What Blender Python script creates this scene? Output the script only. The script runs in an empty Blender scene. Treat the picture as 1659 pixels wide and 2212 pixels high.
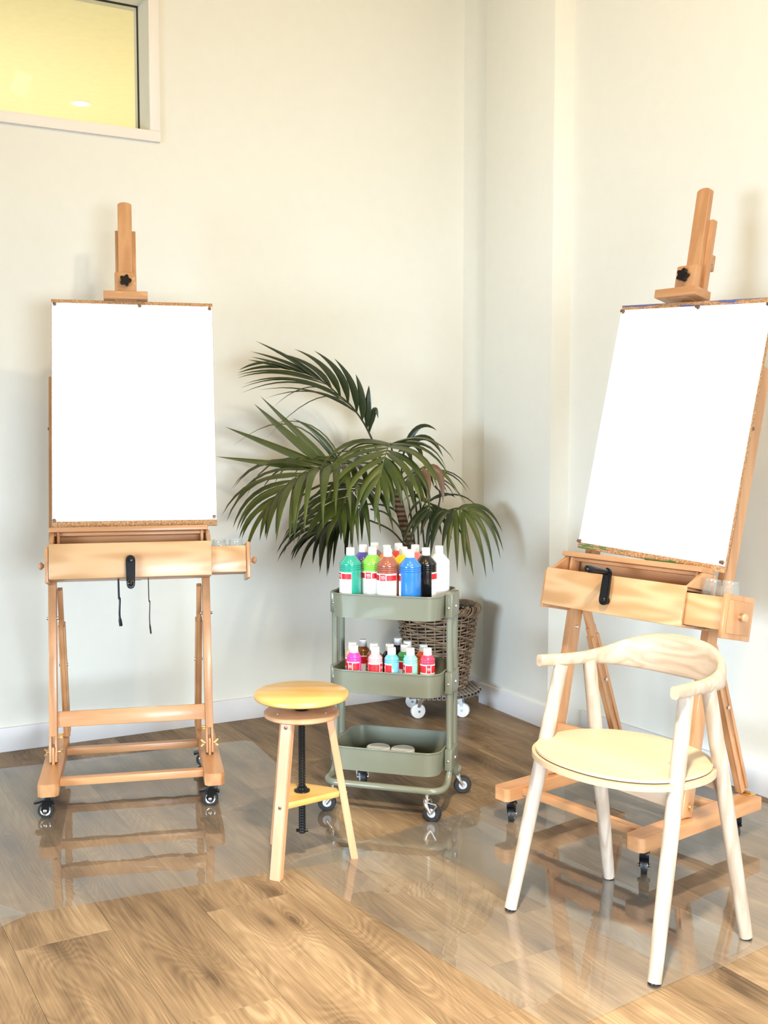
import bpy, bmesh, math, random
from mathutils import Vector, Matrix
PI = math.pi
R_ = math.radians
C = bpy.context.scene.collection
SC = bpy.context.scene
# ------------------------------------------------------------------ camera
FPX = 2350.0
cam = bpy.data.cameras.new('camera'); camo = bpy.data.objects.new('camera', cam); C.objects.link(camo)
cam.sensor_fit = 'VERTICAL'; cam.sensor_height = 36.0; cam.lens = 36.0*FPX/2212.0
cam.clip_start = 0.05
camo.location = (0, 0, 1.30)
camo.rotation_euler = (PI/2-math.atan(178/FPX), 0, 0)
SC.camera = camo
# ------------------------------------------------------------------ world, lights, exposure
w = bpy.data.worlds.new('world'); SC.world = w; w.use_nodes = True
w.node_tree.nodes['Background'].inputs[0].default_value = (1.0, 0.90, 0.66, 1)
w.node_tree.nodes['Background'].inputs[1].default_value = 0.35
SC.view_settings.view_transform = 'Standard'; SC.view_settings.look = 'None'
SC.view_settings.gamma = 1.0; SC.view_settings.exposure = 0.10; SC.view_settings.use_curve_mapping = False

def area(name, loc, target, size, power, col, size_y=None):
    l = bpy.data.lights.new(name, 'AREA'); l.energy = power; l.color = col; l.size = size
    if size_y: l.shape = 'RECTANGLE'; l.size_y = size_y
    o = bpy.data.objects.new(name, l); C.objects.link(o); o.location = loc
    o.rotation_euler = (Vector(target)-Vector(loc)).to_track_quat('-Z', 'Y').to_euler()
    return o
WARM = (1.0, 0.66, 0.24)
area('ceiling_spot', (0.95, 2.1, 3.42), (0.0, 3.9, 0.8), 0.14, 22, (1.0, 0.88, 0.64))
area('ceiling_spot', (-0.9, 2.4, 3.42), (-0.9, 4.6, 2.3), 0.14, 5.5, WARM)
area('ceiling_spot', (0.1, 2.6, 3.42), (0.3, 5.0, 2.4), 0.14, 6, WARM)
area('ceiling_spot', (0.7, 1.8, 3.42), (1.5, 3.8, 2.2), 0.14, 5, WARM)
area('ceiling_spot', (0.2, 0.8, 3.42), (0.15, 1.9, 0.0), 0.20, 56, (1.0, 0.88, 0.68)).data.spread = R_(70)
area('window_daylight', (1.9, -1.6, 1.0), (0.0, 4.5, -0.5), 2.0, 66, (0.70, 0.85, 0.98), 1.2).data.spread = R_(75)
area('window_daylight', (-4.3, -1.4, 1.1), (1.2, 4.3, -0.2), 2.2, 76, (0.62, 0.81, 1.0), 1.2).data.spread = R_(75)
area('next_room_bounce_fill', (-2.6, 7.4, 0.7), (-2.6, 7.5, 3.5), 2.2, 88, (1.0, 0.91, 0.56))  # unseen upward fill, added in place of bounce light on the next room's ceiling
area('window_jamb_fill', (-3.6, 6.1, 3.3), (-0.95, 4.72, 2.8), 0.2, 14, (1.0, 0.90, 0.62))  # unseen fill added to brighten the window jamb through the pane

# ------------------------------------------------------------------ materials
class NT:
    def __init__(s, name):
        s.m = bpy.data.materials.new(name); s.m.use_nodes = True
        s.t = s.m.node_tree; s.n = s.t.nodes; s.b = s.n['Principled BSDF']
    def node(s, typ, **kw):
        x = s.n.new(typ)
        for k, v in kw.items():
            if k.startswith('i_'):
                x.inputs[k[2:].replace('_', ' ')].default_value = v
            else: setattr(x, k, v)
        return x
    def link(s, a, b): s.t.links.new(a, b)
    def math(s, op, a, b=None):
        x = s.n.new('ShaderNodeMath'); x.operation = op
        for i, v in enumerate((a, b)):
            if v is None: continue
            if isinstance(v, (int, float)): x.inputs[i].default_value = v
            else: s.link(v, x.inputs[i])
        return x.outputs[0]
    def ramp(s, fac, stops):
        r = s.n.new('ShaderNodeValToRGB'); e = r.color_ramp.elements
        while len(e) < len(stops): e.new(0.5)
        for i, (p, c) in enumerate(stops): e[i].position = p; e[i].color = (*c, 1)
        s.link(fac, r.inputs[0]); return r.outputs[0]
    def bump(s, h, strength, dist=0.001):
        b = s.n.new('ShaderNodeBump'); b.inputs['Strength'].default_value = strength; b.inputs['Distance'].default_value = dist
        s.link(h, b.inputs['Height']); s.link(b.outputs[0], s.b.inputs['Normal']); return b

def plain(name, col, rough=0.5, metal=0.0, spec=0.5, noise=0.0, coat=0.0):
    t = NT(name); t.b.inputs['Roughness'].default_value = rough; t.b.inputs['Metallic'].default_value = metal
    t.b.inputs['Specular IOR Level'].default_value = spec
    if coat: t.b.inputs['Coat Weight'].default_value = coat; t.b.inputs['Coat Roughness'].default_value = 0.08
    tc = t.node('ShaderNodeTexCoord'); nz = t.node('ShaderNodeTexNoise', i_Scale=18.0, i_Detail=4.0)
    t.link(tc.outputs['Object'], nz.inputs['Vector'])
    k = noise or 0.03
    t.link(t.ramp(nz.outputs[0], [(0.25, tuple(max(0, c*(1-k)) for c in col)), (0.75, tuple(min(1, c*(1+k)) for c in col))]), t.b.inputs['Base Color'])
    return t.m

def wood(name, c1, c2, axis='z', rough=0.4, scale=1.0, rings=9.0, fleck=0.25, c3=None, stretch=9.0, coat=0.0):
    t = NT(name); t.b.inputs['Roughness'].default_value = rough
    if coat: t.b.inputs['Coat Weight'].default_value = coat; t.b.inputs['Coat Roughness'].default_value = 0.12
    tc = t.node('ShaderNodeTexCoord'); oi = t.node('ShaderNodeObjectInfo')
    add = t.node('ShaderNodeVectorMath', operation='ADD'); sc = t.node('ShaderNodeVectorMath', operation='SCALE')
    cb = t.node('ShaderNodeCombineXYZ'); 
    for i in range(3): t.link(oi.outputs['Random'], cb.inputs[i])
    t.link(cb.outputs[0], sc.inputs[0]); sc.inputs['Scale'].default_value = 7.0
    t.link(tc.outputs['Object'], add.inputs[0]); t.link(sc.outputs[0], add.inputs[1])
    mp = t.node('ShaderNodeMapping'); s = [stretch*scale]*3; s['xyz'.index(axis)] = scale; mp.inputs['Scale'].default_value = s
    t.link(add.outputs[0], mp.inputs[0])
    n1 = t.node('ShaderNodeTexNoise', i_Scale=1.1, i_Detail=2.0, i_Roughness=0.45); t.link(mp.outputs[0], n1.inputs['Vector'])
    rg = t.math('SINE', t.math('MULTIPLY', n1.outputs[0], rings*6.28))
    rg = t.math('ADD', t.math('MULTIPLY', rg, 0.5), 0.5)
    mp2 = t.node('ShaderNodeMapping'); s2 = [60*scale]*3; s2['xyz'.index(axis)] = 3.5*scale; mp2.inputs['Scale'].default_value = s2
    t.link(add.outputs[0], mp2.inputs[0])
    n2 = t.node('ShaderNodeTexNoise', i_Scale=3.0, i_Detail=5.0, i_Roughness=0.6); t.link(mp2.outputs[0], n2.inputs['Vector'])
    f = t.math('ADD', t.math('MULTIPLY', rg, 1-fleck), t.math('MULTIPLY', n2.outputs[0], fleck))
    stops = [(0.12, c2), (0.85, c1)] if c3 is None else [(0.05, c3), (0.35, c2), (0.9, c1)]
    t.link(t.ramp(f, stops), t.b.inputs['Base Color'])
    t.bump(n2.outputs[0], 0.12, 0.0006)
    return t.m

M = {}
for ax in 'xyz':
    M['beech_'+ax] = wood('beech_'+ax, (0.58, 0.30, 0.138), (0.44, 0.20, 0.082), ax, 0.38, 1.6, 3.0, 0.55, coat=0.15)
M['beech_panel'] = wood('beech_panel', (0.66, 0.40, 0.205), (0.52, 0.28, 0.12), 'x', 0.35, 1.3, 8.0, 0.25, stretch=5.0, coat=0.15)
M['beech_dark'] = wood('beech_dark', (0.50, 0.25, 0.12), (0.40, 0.18, 0.08), 'z', 0.5, 1.6, 3.0, 0.5)
M['stool_seat'] = wood('stool_seat', (0.70, 0.44, 0.13), (0.60, 0.35, 0.095), 'x', 0.3, 1.2, 3.0, 0.3, coat=0.35)
M['stool_leg'] = wood('stool_leg', (0.60, 0.325, 0.175), (0.50, 0.25, 0.12), 'z', 0.4, 1.6, 2.5, 0.5, coat=0.15)
M['ash_z'] = wood('ash_z', (0.55, 0.445, 0.355), (0.38, 0.28, 0.205), 'z', 0.5, 2.2, 4.0, 0.5)
M['ash_x'] = wood('ash_x', (0.57, 0.44, 0.325), (0.42, 0.295, 0.20), 'x', 0.45, 1.4, 6.0, 0.5)
M['ash_seat'] = wood('ash_seat', (0.60, 0.485, 0.345), (0.52, 0.40, 0.27), 'x', 0.5, 1.0, 2.0, 0.6)
M['ply_edge'] = wood('ply_edge', (0.60, 0.44, 0.29), (0.45, 0.31, 0.19), 'x', 0.55, 3.0, 1.0, 0.6)
M['plank'] = wood('oak_plank', (0.44, 0.265, 0.125), (0.30, 0.168, 0.075), 'x', 0.42, 1.0, 7.0, 0.42, (0.15, 0.08, 0.036), stretch=5.5)
def plankmat():
    t = NT('oak_plank'); t.b.inputs['Roughness'].default_value = 0.5; t.b.inputs['Specular IOR Level'].default_value = 0.25
    tc = t.node('ShaderNodeTexCoord'); oi = t.node('ShaderNodeObjectInfo')
    cb = t.node('ShaderNodeCombineXYZ'); sc = t.node('ShaderNodeVectorMath', operation='SCALE'); add = t.node('ShaderNodeVectorMath', operation='ADD')
    for i in range(3): t.link(oi.outputs['Random'], cb.inputs[i])
    t.link(cb.outputs[0], sc.inputs[0]); sc.inputs['Scale'].default_value = 23.0
    t.link(tc.outputs['Object'], add.inputs[0]); t.link(sc.outputs[0], add.inputs[1])
    def nz(scale, vec, **kw):
        mp = t.node('ShaderNodeMapping'); mp.inputs['Scale'].default_value = vec; t.link(add.outputs[0], mp.inputs[0])
        n = t.node('ShaderNodeTexNoise', i_Scale=scale, **kw); t.link(mp.outputs[0], n.inputs['Vector']); return n.outputs[0]
    ring = nz(1.0, (1.3, 6.0, 1), i_Detail=1.5, i_Roughness=0.35, i_Distortion=0.5)
    mpv = t.node('ShaderNodeMapping'); mpv.inputs['Scale'].default_value = (1.7, 4.6, 1); t.link(add.outputs[0], mpv.inputs[0])
    vo = t.node('ShaderNodeTexVoronoi', feature='SMOOTH_F1'); vo.voronoi_dimensions = '2D'; vo.inputs['Scale'].default_value = 1.0; vo.inputs['Smoothness'].default_value = 0.25
    t.link(mpv.outputs[0], vo.inputs['Vector'])
    kn = t.math('MAXIMUM', t.math('SUBTRACT', 1.0, t.math('MULTIPLY', vo.outputs['Distance'], 2.6)), 0.0)
    kn2 = t.math('MULTIPLY', kn, kn)
    r = t.math('ADD', t.math('MULTIPLY', t.math('SINE', t.math('MULTIPLY', t.math('ADD', ring, t.math('MULTIPLY', kn2, 0.30)), 150.0)), 0.5), 0.5)
    streak = nz(1.0, (5, 210, 1), i_Detail=4.0, i_Roughness=0.6)
    tone = nz(1.0, (1.6, 9, 1), i_Detail=3.0)
    blotch = nz(1.0, (5, 12, 1), i_Detail=3.0, i_Distortion=1.0)
    amp = t.math('MULTIPLY', t.math('SUBTRACT', blotch, 0.30), 0.30)
    f = t.math('ADD', t.math('MULTIPLY', r, amp), t.math('MULTIPLY', streak, 0.46))
    f = t.math('ADD', f, t.math('MULTIPLY', tone, 0.75))
    f = t.math('ADD', f, t.math('MULTIPLY', t.math('SUBTRACT', oi.outputs['Random'], 0.5), 0.10))
    k4 = t.math('MULTIPLY', kn2, kn2)
    f = t.math('SUBTRACT', f, t.math('ADD', t.math('MULTIPLY', k4, 0.28), t.math('MULTIPLY', kn, 0.06)))
    t.link(t.ramp(f, [(0.34, (0.080, 0.049, 0.027)), (0.50, (0.155, 0.099, 0.054)), (0.66, (0.245, 0.162, 0.090)), (0.84, (0.37, 0.262, 0.155))]), t.b.inputs['Base Color'])
    t.bump(streak, 0.15, 0.0008)
    return t.m
M['plank'] = plankmat()
M['black'] = plain('black_plastic', (0.006, 0.006, 0.007), 0.28, 0, 0.35)
M['rubber'] = plain('black_rubber', (0.015, 0.015, 0.016), 0.45)
M['steel'] = plain('bright_steel', (0.75, 0.75, 0.76), 0.22, 1.0)
M['brass'] = plain('brass', (0.78, 0.55, 0.25), 0.3, 1.0)
M['white_plastic'] = plain('white_plastic', (0.92, 0.92, 0.92), 0.35)
M['grey_plastic'] = plain('grey_plastic', (0.62, 0.63, 0.68), 0.4)
M['cart'] = plain('sage_green_enamel', (0.185, 0.190, 0.135), 0.32, 0, 0.5, 0.02, 0.3)
M['paper'] = plain('drawing_paper', (0.95, 0.945, 0.94), 0.8, noise=0.005)
M['wall'] = plain('wall_paint', (0.79, 0.765, 0.685), 0.75, noise=0.012)
M['trim'] = plain('trim_paint', (0.77, 0.755, 0.76), 0.45, noise=0.01)
M['window_trim'] = plain('window_trim_paint', (0.84, 0.78, 0.72), 0.5, noise=0.01)
M['gap'] = plain('dark_gap', (0.03, 0.022, 0.015), 0.9)
M['ceil'] = plain('ceiling_paint', (0.85, 0.80, 0.66), 0.8)
M['yroom'] = plain('next_room_paint', (0.86, 0.80, 0.55), 0.8, noise=0.01)
M['composite'] = plain('grey_composite', (0.22, 0.19, 0.17), 0.7, noise=0.1)
M['hole'] = plain('hollow_black', (0.01, 0.01, 0.01), 0.9)
M['label_white'] = plain('label_white', (0.88, 0.88, 0.88), 0.45)
M['label_red'] = plain('label_red', (0.62, 0.012, 0.02), 0.45)
M['ink'] = plain('label_ink', (0.22, 0.22, 0.23), 0.5)
M['soil'] = plain('potting_soil', (0.05, 0.035, 0.025), 0.95, noise=0.3)

def cork(name, paint=False):
    t = NT(name); t.b.inputs['Roughness'].default_value = 0.85
    tc = t.node('ShaderNodeTexCoord'); v = t.node('ShaderNodeTexNoise', i_Scale=160.0, i_Detail=3.0)
    t.link(tc.outputs['Object'], v.inputs['Vector'])
    col = t.ramp(v.outputs[0], [(0.35, (0.28, 0.13, 0.05)), (0.55, (0.50, 0.27, 0.12)), (0.7, (0.62, 0.38, 0.19))])
    if paint:
        gen = tc.outputs['Generated']; sp = t.node('ShaderNodeSeparateXYZ'); t.link(gen, sp.inputs[0])
        mp = t.node('ShaderNodeMapping'); mp.inputs['Scale'].default_value = (9, 40, 90); t.link(tc.outputs['Object'], mp.inputs[0])
        n = t.node('ShaderNodeTexNoise', i_Scale=1.0, i_Detail=3.0); t.link(mp.outputs[0], n.inputs['Vector'])
        def over(base, mask, c):
            mx = t.node('ShaderNodeMix', data_type='RGBA'); t.link(mask, mx.inputs[0]); t.link(base, mx.inputs[6]); mx.inputs[7].default_value = (*c, 1); return mx.outputs[2]
        m1 = t.math('MULTIPLY', t.math('GREATER_THAN', n.outputs[0], 0.55), t.math('GREATER_THAN', sp.outputs[2], 0.9))
        col = over(col, m1, (0.10, 0.11, 0.27))
        m2 = t.math('MULTIPLY', t.math('GREATER_THAN', n.outputs[0], 0.56), t.math('LESS_THAN', sp.outputs[2], 0.1))
        m2 = t.math('MULTIPLY', m2, t.math('LESS_THAN', sp.outputs[0], 0.75))
        col = over(col, m2, (0.10, 0.17, 0.05))
    t.link(col, t.b.inputs['Base Color']); t.bump(v.outputs[0], 0.3, 0.001)
    return t.m
M['cork'] = cork('cork'); M['cork_painted'] = cork('cork_with_paint', True)

def leafmat(name, c1, c2):
    t = NT(name); t.b.inputs['Roughness'].default_value = 0.36
    tc = t.node('ShaderNodeTexCoord'); oi = t.node('ShaderNodeObjectInfo')
    n = t.node('ShaderNodeTexNoise', i_Scale=14.0, i_Detail=3.0); t.link(tc.outputs['Object'], n.inputs['Vector'])
    f = t.math('ADD', t.math('MULTIPLY', n.outputs[0], 0.6), t.math('MULTIPLY', oi.outputs['Random'], 0.4))
    t.link(t.ramp(f, [(0.2, c1), (0.8, c2)]), t.b.inputs['Base Color'])
    return t.m
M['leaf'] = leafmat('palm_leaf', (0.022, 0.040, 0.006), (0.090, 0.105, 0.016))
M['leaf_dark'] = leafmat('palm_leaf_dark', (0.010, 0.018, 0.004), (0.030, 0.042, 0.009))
M['leaf_brown'] = leafmat('palm_leaf_dry', (0.10, 0.05, 0.025), (0.26, 0.15, 0.08))
M['rachis'] = plain('palm_stem', (0.11, 0.13, 0.035), 0.45)
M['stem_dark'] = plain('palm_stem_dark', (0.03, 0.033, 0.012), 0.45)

def trunkmat():
    t = NT('palm_trunk'); t.b.inputs['Roughness'].default_value = 0.8
    tc = t.node('ShaderNodeTexCoord'); wv = t.node('ShaderNodeTexWave', i_Scale=14.0, i_Distortion=2.0, bands_direction='Z'); t.link(tc.outputs['Object'], wv.inputs['Vector'])
    t.link(t.ramp(wv.outputs[1], [(0.2, (0.05, 0.022, 0.010)), (0.8, (0.22, 0.12, 0.055))]), t.b.inputs['Base Color']); t.bump(wv.outputs[1], 0.5, 0.003)
    return t.m
M['trunk'] = trunkmat()
def wickmat():
    t = NT('wicker'); t.b.inputs['Roughness'].default_value = 0.6
    tc = t.node('ShaderNodeTexCoord'); n = t.node('ShaderNodeTexNoise', i_Scale=22.0, i_Detail=4.0); t.link(tc.outputs['Object'], n.inputs['Vector'])
    t.link(t.ramp(n.outputs[0], [(0.3, (0.11, 0.065, 0.036)), (0.7, (0.33, 0.225, 0.14))]), t.b.inputs['Base Color'])
    return t.m
M['wicker'] = wickmat()

def paintmat(name, col):
    t = NT(name); t.b.inputs['Base Color'].default_value = (*col, 1); t.b.inputs['Roughness'].default_value = 0.18
    t.b.inputs['Coat Weight'].default_value = 0.6; t.b.inputs['Coat Roughness'].default_value = 0.05
    tc = t.node('ShaderNodeTexCoord'); n = t.node('ShaderNodeTexNoise', i_Scale=25.0); t.link(tc.outputs['Object'], n.inputs['Vector'])
    t.link(t.ramp(n.outputs[0], [(0.3, tuple(c*0.95 for c in col)), (0.7, col)]), t.b.inputs['Base Color'])
    return t.m

def clear(name, ior, haze, tint=(1, 1, 1), bump=0.0, bscale=3.0, rough=0.0):
    t = NT(name); t.n.remove(t.b); out = t.n['Material Output']
    tr = t.node('ShaderNodeBsdfTransparent'); tr.inputs[0].default_value = (*tint, 1)
    gl = t.node('ShaderNodeBsdfGlossy'); gl.inputs['Roughness'].default_value = rough
    df = t.node('ShaderNodeBsdfDiffuse'); df.inputs[0].default_value = (0.9, 0.9, 0.9, 1)
    fr = t.node('ShaderNodeFresnel'); fr.inputs['IOR'].default_value = ior
    m1 = t.node('ShaderNodeMixShader'); m1.inputs[0].default_value = haze; t.link(tr.outputs[0], m1.inputs[1]); t.link(df.outputs[0], m1.inputs[2])
    m2 = t.node('ShaderNodeMixShader'); t.link(m1.outputs[0], m2.inputs[1]); t.link(gl.outputs[0], m2.inputs[2])
    geo = t.node('ShaderNodeNewGeometry'); fac = t.math('MULTIPLY', fr.outputs[0], t.math('SUBTRACT', 1.0, geo.outputs['Backfacing'])); t.link(fac, m2.inputs[0])
    if bump:
        tc = t.node('ShaderNodeTexCoord'); n = t.node('ShaderNodeTexNoise', i_Scale=bscale, i_Detail=2.5, i_Roughness=0.45, i_Distortion=0.4); t.link(tc.outputs['Object'], n.inputs['Vector'])
        b = t.node('ShaderNodeBump'); b.inputs['Strength'].default_value = bump; b.inputs['Distance'].default_value = 0.01
        t.link(n.outputs[0], b.inputs['Height']); t.link(b.outputs[0], gl.inputs['Normal']); t.link(b.outputs[0], fr.inputs['Normal'])
    t.link(m2.outputs[0], out.inputs[0]); return t.m
M['mat'] = clear('clear_vinyl', 1.9, 0.03, (0.97, 0.97, 0.96), 0.085, 7.0, 0.0)
M['glass'] = clear('jar_glass', 1.8, 0.06, (0.96, 0.975, 0.97))
M['pane'] = clear('window_glass', 1.12, 0.0, (0.98, 0.98, 0.96))
M['water'] = clear('jar_water', 1.33, 0.02, (0.93, 0.94, 0.93))

# ------------------------------------------------------------------ mesh helpers
def nb(): return bmesh.new()
def add_box(bm, x0, x1, y0, y1, z0, z1, M4=None, bevel=0.0, seg=2):
    vs = [bm.verts.new(p) for p in ((x0, y0, z0), (x1, y0, z0), (x1, y1, z0), (x0, y1, z0), (x0, y0, z1), (x1, y0, z1), (x1, y1, z1), (x0, y1, z1))]
    fs = [bm.faces.new([vs[i] for i in f]) for f in ((3, 2, 1, 0), (4, 5, 6, 7), (0, 1, 5, 4), (1, 2, 6, 5), (2, 3, 7, 6), (3, 0, 4, 7))]
    if bevel:
        es = list({e for f in fs for e in f.edges})
        r = bmesh.ops.bevel(bm, geom=es, offset=bevel, segments=seg, affect='EDGES', profile=0.5)
        vs = list({v for f in r['faces'] for v in f.verts} | {v for v in vs if v.is_valid})
        vs = list({v for v in vs if v.is_valid})
        # include every vertex linked to the box
        st = list(vs); seen = set(vs)
        while st:
            v = st.pop()
            for e in v.link_edges:
                o = e.other_vert(v)
                if o not in seen: seen.add(o); st.append(o)
        vs = list(seen)
    if M4 is not None: bmesh.ops.transform(bm, matrix=M4, verts=vs)
    return bm
def add_prism(bm, poly, z0, z1, M4=None):
    a = [bm.verts.new((x, y, z0)) for x, y in poly]; b = [bm.verts.new((x, y, z1)) for x, y in poly]
    n = len(poly); bm.faces.new(a[::-1]); bm.faces.new(b)
    for i in range(n): bm.faces.new((a[i], a[(i+1) % n], b[(i+1) % n], b[i]))
    if M4 is not None: bmesh.ops.transform(bm, matrix=M4, verts=a+b)
    return bm
def add_lathe(bm, prof, seg=32, M4=None, cap=True, arc=None):
    full = arc is None; a0, a1 = (0, 2*PI) if full else arc
    n = seg if full else seg+1; rings = []; allv = []
    for r, z in prof:
        ring = [bm.verts.new((r*math.cos(a0+(a1-a0)*i/seg), r*math.sin(a0+(a1-a0)*i/seg), z)) for i in range(n)]
        rings.append(ring); allv += ring
    for k in range(len(rings)-1):
        for i in range(seg):
            j = (i+1) % n
            bm.faces.new((rings[k][i], rings[k][j], rings[k+1][j], rings[k+1][i]))
    if cap and full: bm.faces.new(rings[0][::-1]); bm.faces.new(rings[-1])
    if M4 is not None: bmesh.ops.transform(bm, matrix=M4, verts=allv)
    return bm
def catmull(pts, n=6):
    P = [Vector(p) for p in pts]; P = [P[0]*2-P[1]]+P+[P[-1]*2-P[-2]]; out = []
    for i in range(1, len(P)-2):
        for k in range(n):
            t = k/n; a, b, c, d = P[i-1:i+3]
            out.append(0.5*((2*b)+(c-a)*t+(2*a-5*b+4*c-d)*t*t+(3*b-a-3*c+d)*t**3))
    out.append(P[-2]); return out
def add_tube(bm, path, rad, seg=10, closed=False, section=None, up=None):
    P = [Vector(p) for p in path]; n = len(P); rings = []
    if not isinstance(rad, (list, tuple)): rad = [rad]*n
    prev = None
    for i, p in enumerate(P):
        a = P[(i-1) % n] if (closed or i > 0) else p; b = P[(i+1) % n] if (closed or i < n-1) else p
        t = (b-a).normalized()
        if up is not None: nx = t.cross(Vector(up)).normalized()
        elif prev is None:
            nx = t.cross(Vector((0, 0, 1)));
            if nx.length < 1e-3: nx = t.cross(Vector((0, 1, 0)))
            nx.normalize()
        else: nx = (prev - t*prev.dot(t)).normalized()
        prev = nx; ny = nx.cross(t)
        ring = []
        for k in range(seg):
            a_ = 2*PI*k/seg
            if section: sx, sy = section(i/(n-1), a_); 
            else: sx, sy = rad[i]*math.cos(a_), rad[i]*math.sin(a_)
            ring.append(bm.verts.new(p+nx*sx+ny*sy))
        rings.append(ring)
    m = n if closed else n-1
    for i in range(m):
        A, B = rings[i], rings[(i+1) % n]
        for k in range(seg): bm.faces.new((A[k], A[(k+1) % seg], B[(k+1) % seg], B[k]))
    if not closed: bm.faces.new(rings[0][::-1]); bm.faces.new(rings[-1])
    return bm
def mesh_of(name, bm, smooth=None):
    bmesh.ops.recalc_face_normals(bm, faces=bm.faces)
    me = bpy.data.meshes.new(name); bm.to_mesh(me); bm.free()
    if smooth is not None:
        for p in me.polygons: p.use_smooth = True
        me.set_sharp_from_angle(angle=R_(smooth))
    return me
def obj(name, bm, mat, parent=None, smooth=35):
    me = mesh_of(name, bm, smooth); me.materials.append(mat)
    o = bpy.data.objects.new(name, me); C.objects.link(o)
    if parent is not None: o.parent = parent
    return o
def thing(name, label, cat, loc=(0, 0, 0), rz=0.0, group=None):
    o = bpy.data.objects.new(name, None); C.objects.link(o); o.empty_display_size = 0.1
    o.location = loc; o.rotation_euler = (0, 0, rz); o['label'] = label; o['category'] = cat
    if group: o['group'] = group
    return o
def tag(o, label, cat, group=None):
    o['label'] = label; o['category'] = cat
    if group: o['group'] = group
    return o
def struct(o): o['kind'] = 'structure'; return o
def copy_tree(o, parent=None):
    c = o.copy(); C.objects.link(c); c.parent = parent
    for ch in list(o.children): copy_tree(ch, c)
    return c
def box(name, d, mat, parent=None, M4=None, bevel=0.002, smooth=35):
    return obj(name, add_box(nb(), *d, M4=M4, bevel=bevel), mat, parent, smooth)
def T(x, y, z): return Matrix.Translation((x, y, z))
def RX(a): return Matrix.Rotation(a, 4, 'X')
def RY(a): return Matrix.Rotation(a, 4, 'Y')
def RZ(a): return Matrix.Rotation(a, 4, 'Z')
def align(p, q):   # matrix putting z axis from p to q
    d = Vector(q)-Vector(p); return T(*p) @ d.to_track_quat('Z', 'Y').to_matrix().to_4x4(), d.length

# ================================================================== SETTING
LA = Vector((-1.553, 4.314, 0)); LANG = R_(28.6)
LM = T(*LA) @ RZ(LANG)                    # left wall frame: x along the wall, y behind it
U1 = 2.235                                # right-hand end of the left wall (corner)
HC = 3.5
WX0, WX1, WZ0, WZ1 = -1.6, 0.657, 2.538, 3.085
bm = nb()
TH = 0.20
for d in ((-2.6, U1+0.3, 0, TH, 0, WZ0), (-2.6, WX0, 0, TH, WZ0, WZ1), (WX1, U1+0.3, 0, TH, WZ0, WZ1), (-2.6, U1+0.3, 0, TH, WZ1, HC)):
    add_box(bm, *d, M4=LM)
struct(obj('wall_left', bm, M['wall'], None, None))
struct(box('baseboard_left', (-2.6, U1, -0.014, 0, 0, 0.098), M['trim'], None, LM, 0.002))
# right wall
RA = Vector((0.832, 4.643, 0)); RANG = R_(-58.5)
RM = T(*RA) @ RZ(RANG)                    # x runs towards the camera along the wall, y behind it (to the right)
struct(box('wall_right', (-0.98, 3.4, 0, 0.2, 0, HC), M['wall'], None, RM, 0))
CA = Vector((0.462, 5.110, 0)); CANG = R_(-62.3); CM = T(*CA) @ RZ(CANG)
CL = 0.520
struct(box('wall_column', (0, CL, 0.008, 0.30, 0, HC), M['wall'], None, CM, 0.003))
struct(box('baseboard_right', (0.05, 3.4, -0.014, 0, 0, 0.098), M['trim'], None, RM, 0.002))
struct(box('baseboard_corner', (-0.93, -0.36, -0.014, 0, 0, 0.098), M['trim'], None, RM, 0.002))
bm = nb(); add_box(bm, -0.012, CL+0.012, -0.006, 0.2, 0, 0.098, CM, 0.002)
struct(obj('baseboard_column', bm, M['trim']))
struct(box('ceiling', (-4.5, 4.0, -2.0, 9.5, HC, HC+0.1), M['ceil'], None, None, 0))
# interior window in the left wall
win = struct(thing('window_1', '', '')); del win['label']; del win['category']
win.matrix_world = LM
tw = 0.044
box('window_frame', (WX0-tw, WX1+tw, -0.016, 0, WZ0-tw, WZ0), M['window_trim'], win, None, 0.002)
box('window_frame', (WX0-tw, WX1+tw, -0.016, 0, WZ1, WZ1+tw), M['window_trim'], win, None, 0.002)
box('window_frame', (WX1, WX1+tw, -0.016, 0, WZ0, WZ1), M['window_trim'], win, None, 0.002)
box('window_frame', (WX0-tw, WX0, -0.016, 0, WZ0, WZ1), M['window_trim'], win, None, 0.002)
box('pane', (WX0, WX1, 0.140, 0.146, WZ0, WZ1), M['pane'], win, None, 0)
bm = nb(); g = 0.0035
for d in ((WX0, WX1, WZ1-g, WZ1), (WX0, WX1, WZ0, WZ0+g), (WX1-g, WX1, WZ0, WZ1), (WX0, WX0+g, WZ0, WZ1)): add_box(bm, d[0], d[1], 0.136, 0.150, d[2], d[3])
obj('gasket', bm, M['gap'], win, None)
# the room seen through the window
struct(box('wall_next_room', (-6.5, 3.0, 5.6, 5.7, 0, HC), M['yroom'], None, LM, 0))
struct(box('wall_next_room_side', (U1+0.3, U1+0.4, 0.2, 5.6, 0, HC), M['yroom'], None, LM, 0))
dl = thing('downlight', 'round white recessed downlight in the ceiling seen through the high window', 'light', (-2.05, 7.54, HC))
obj('trim_ring', add_lathe(nb(), [(0.055, -0.006), (0.075, -0.006), (0.078, 0.0), (0.055, 0.0)], 32, cap=False), M['white_plastic'], dl)
em = NT('downlight_glow'); em.b.inputs['Emission Color'].default_value = (1, 0.97, 0.9, 1); em.b.inputs['Emission Strength'].default_value = 4
obj('lens', add_lathe(nb(), [(0.001, -0.004), (0.056, -0.004)], 32, cap=False), em.m, dl)

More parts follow.
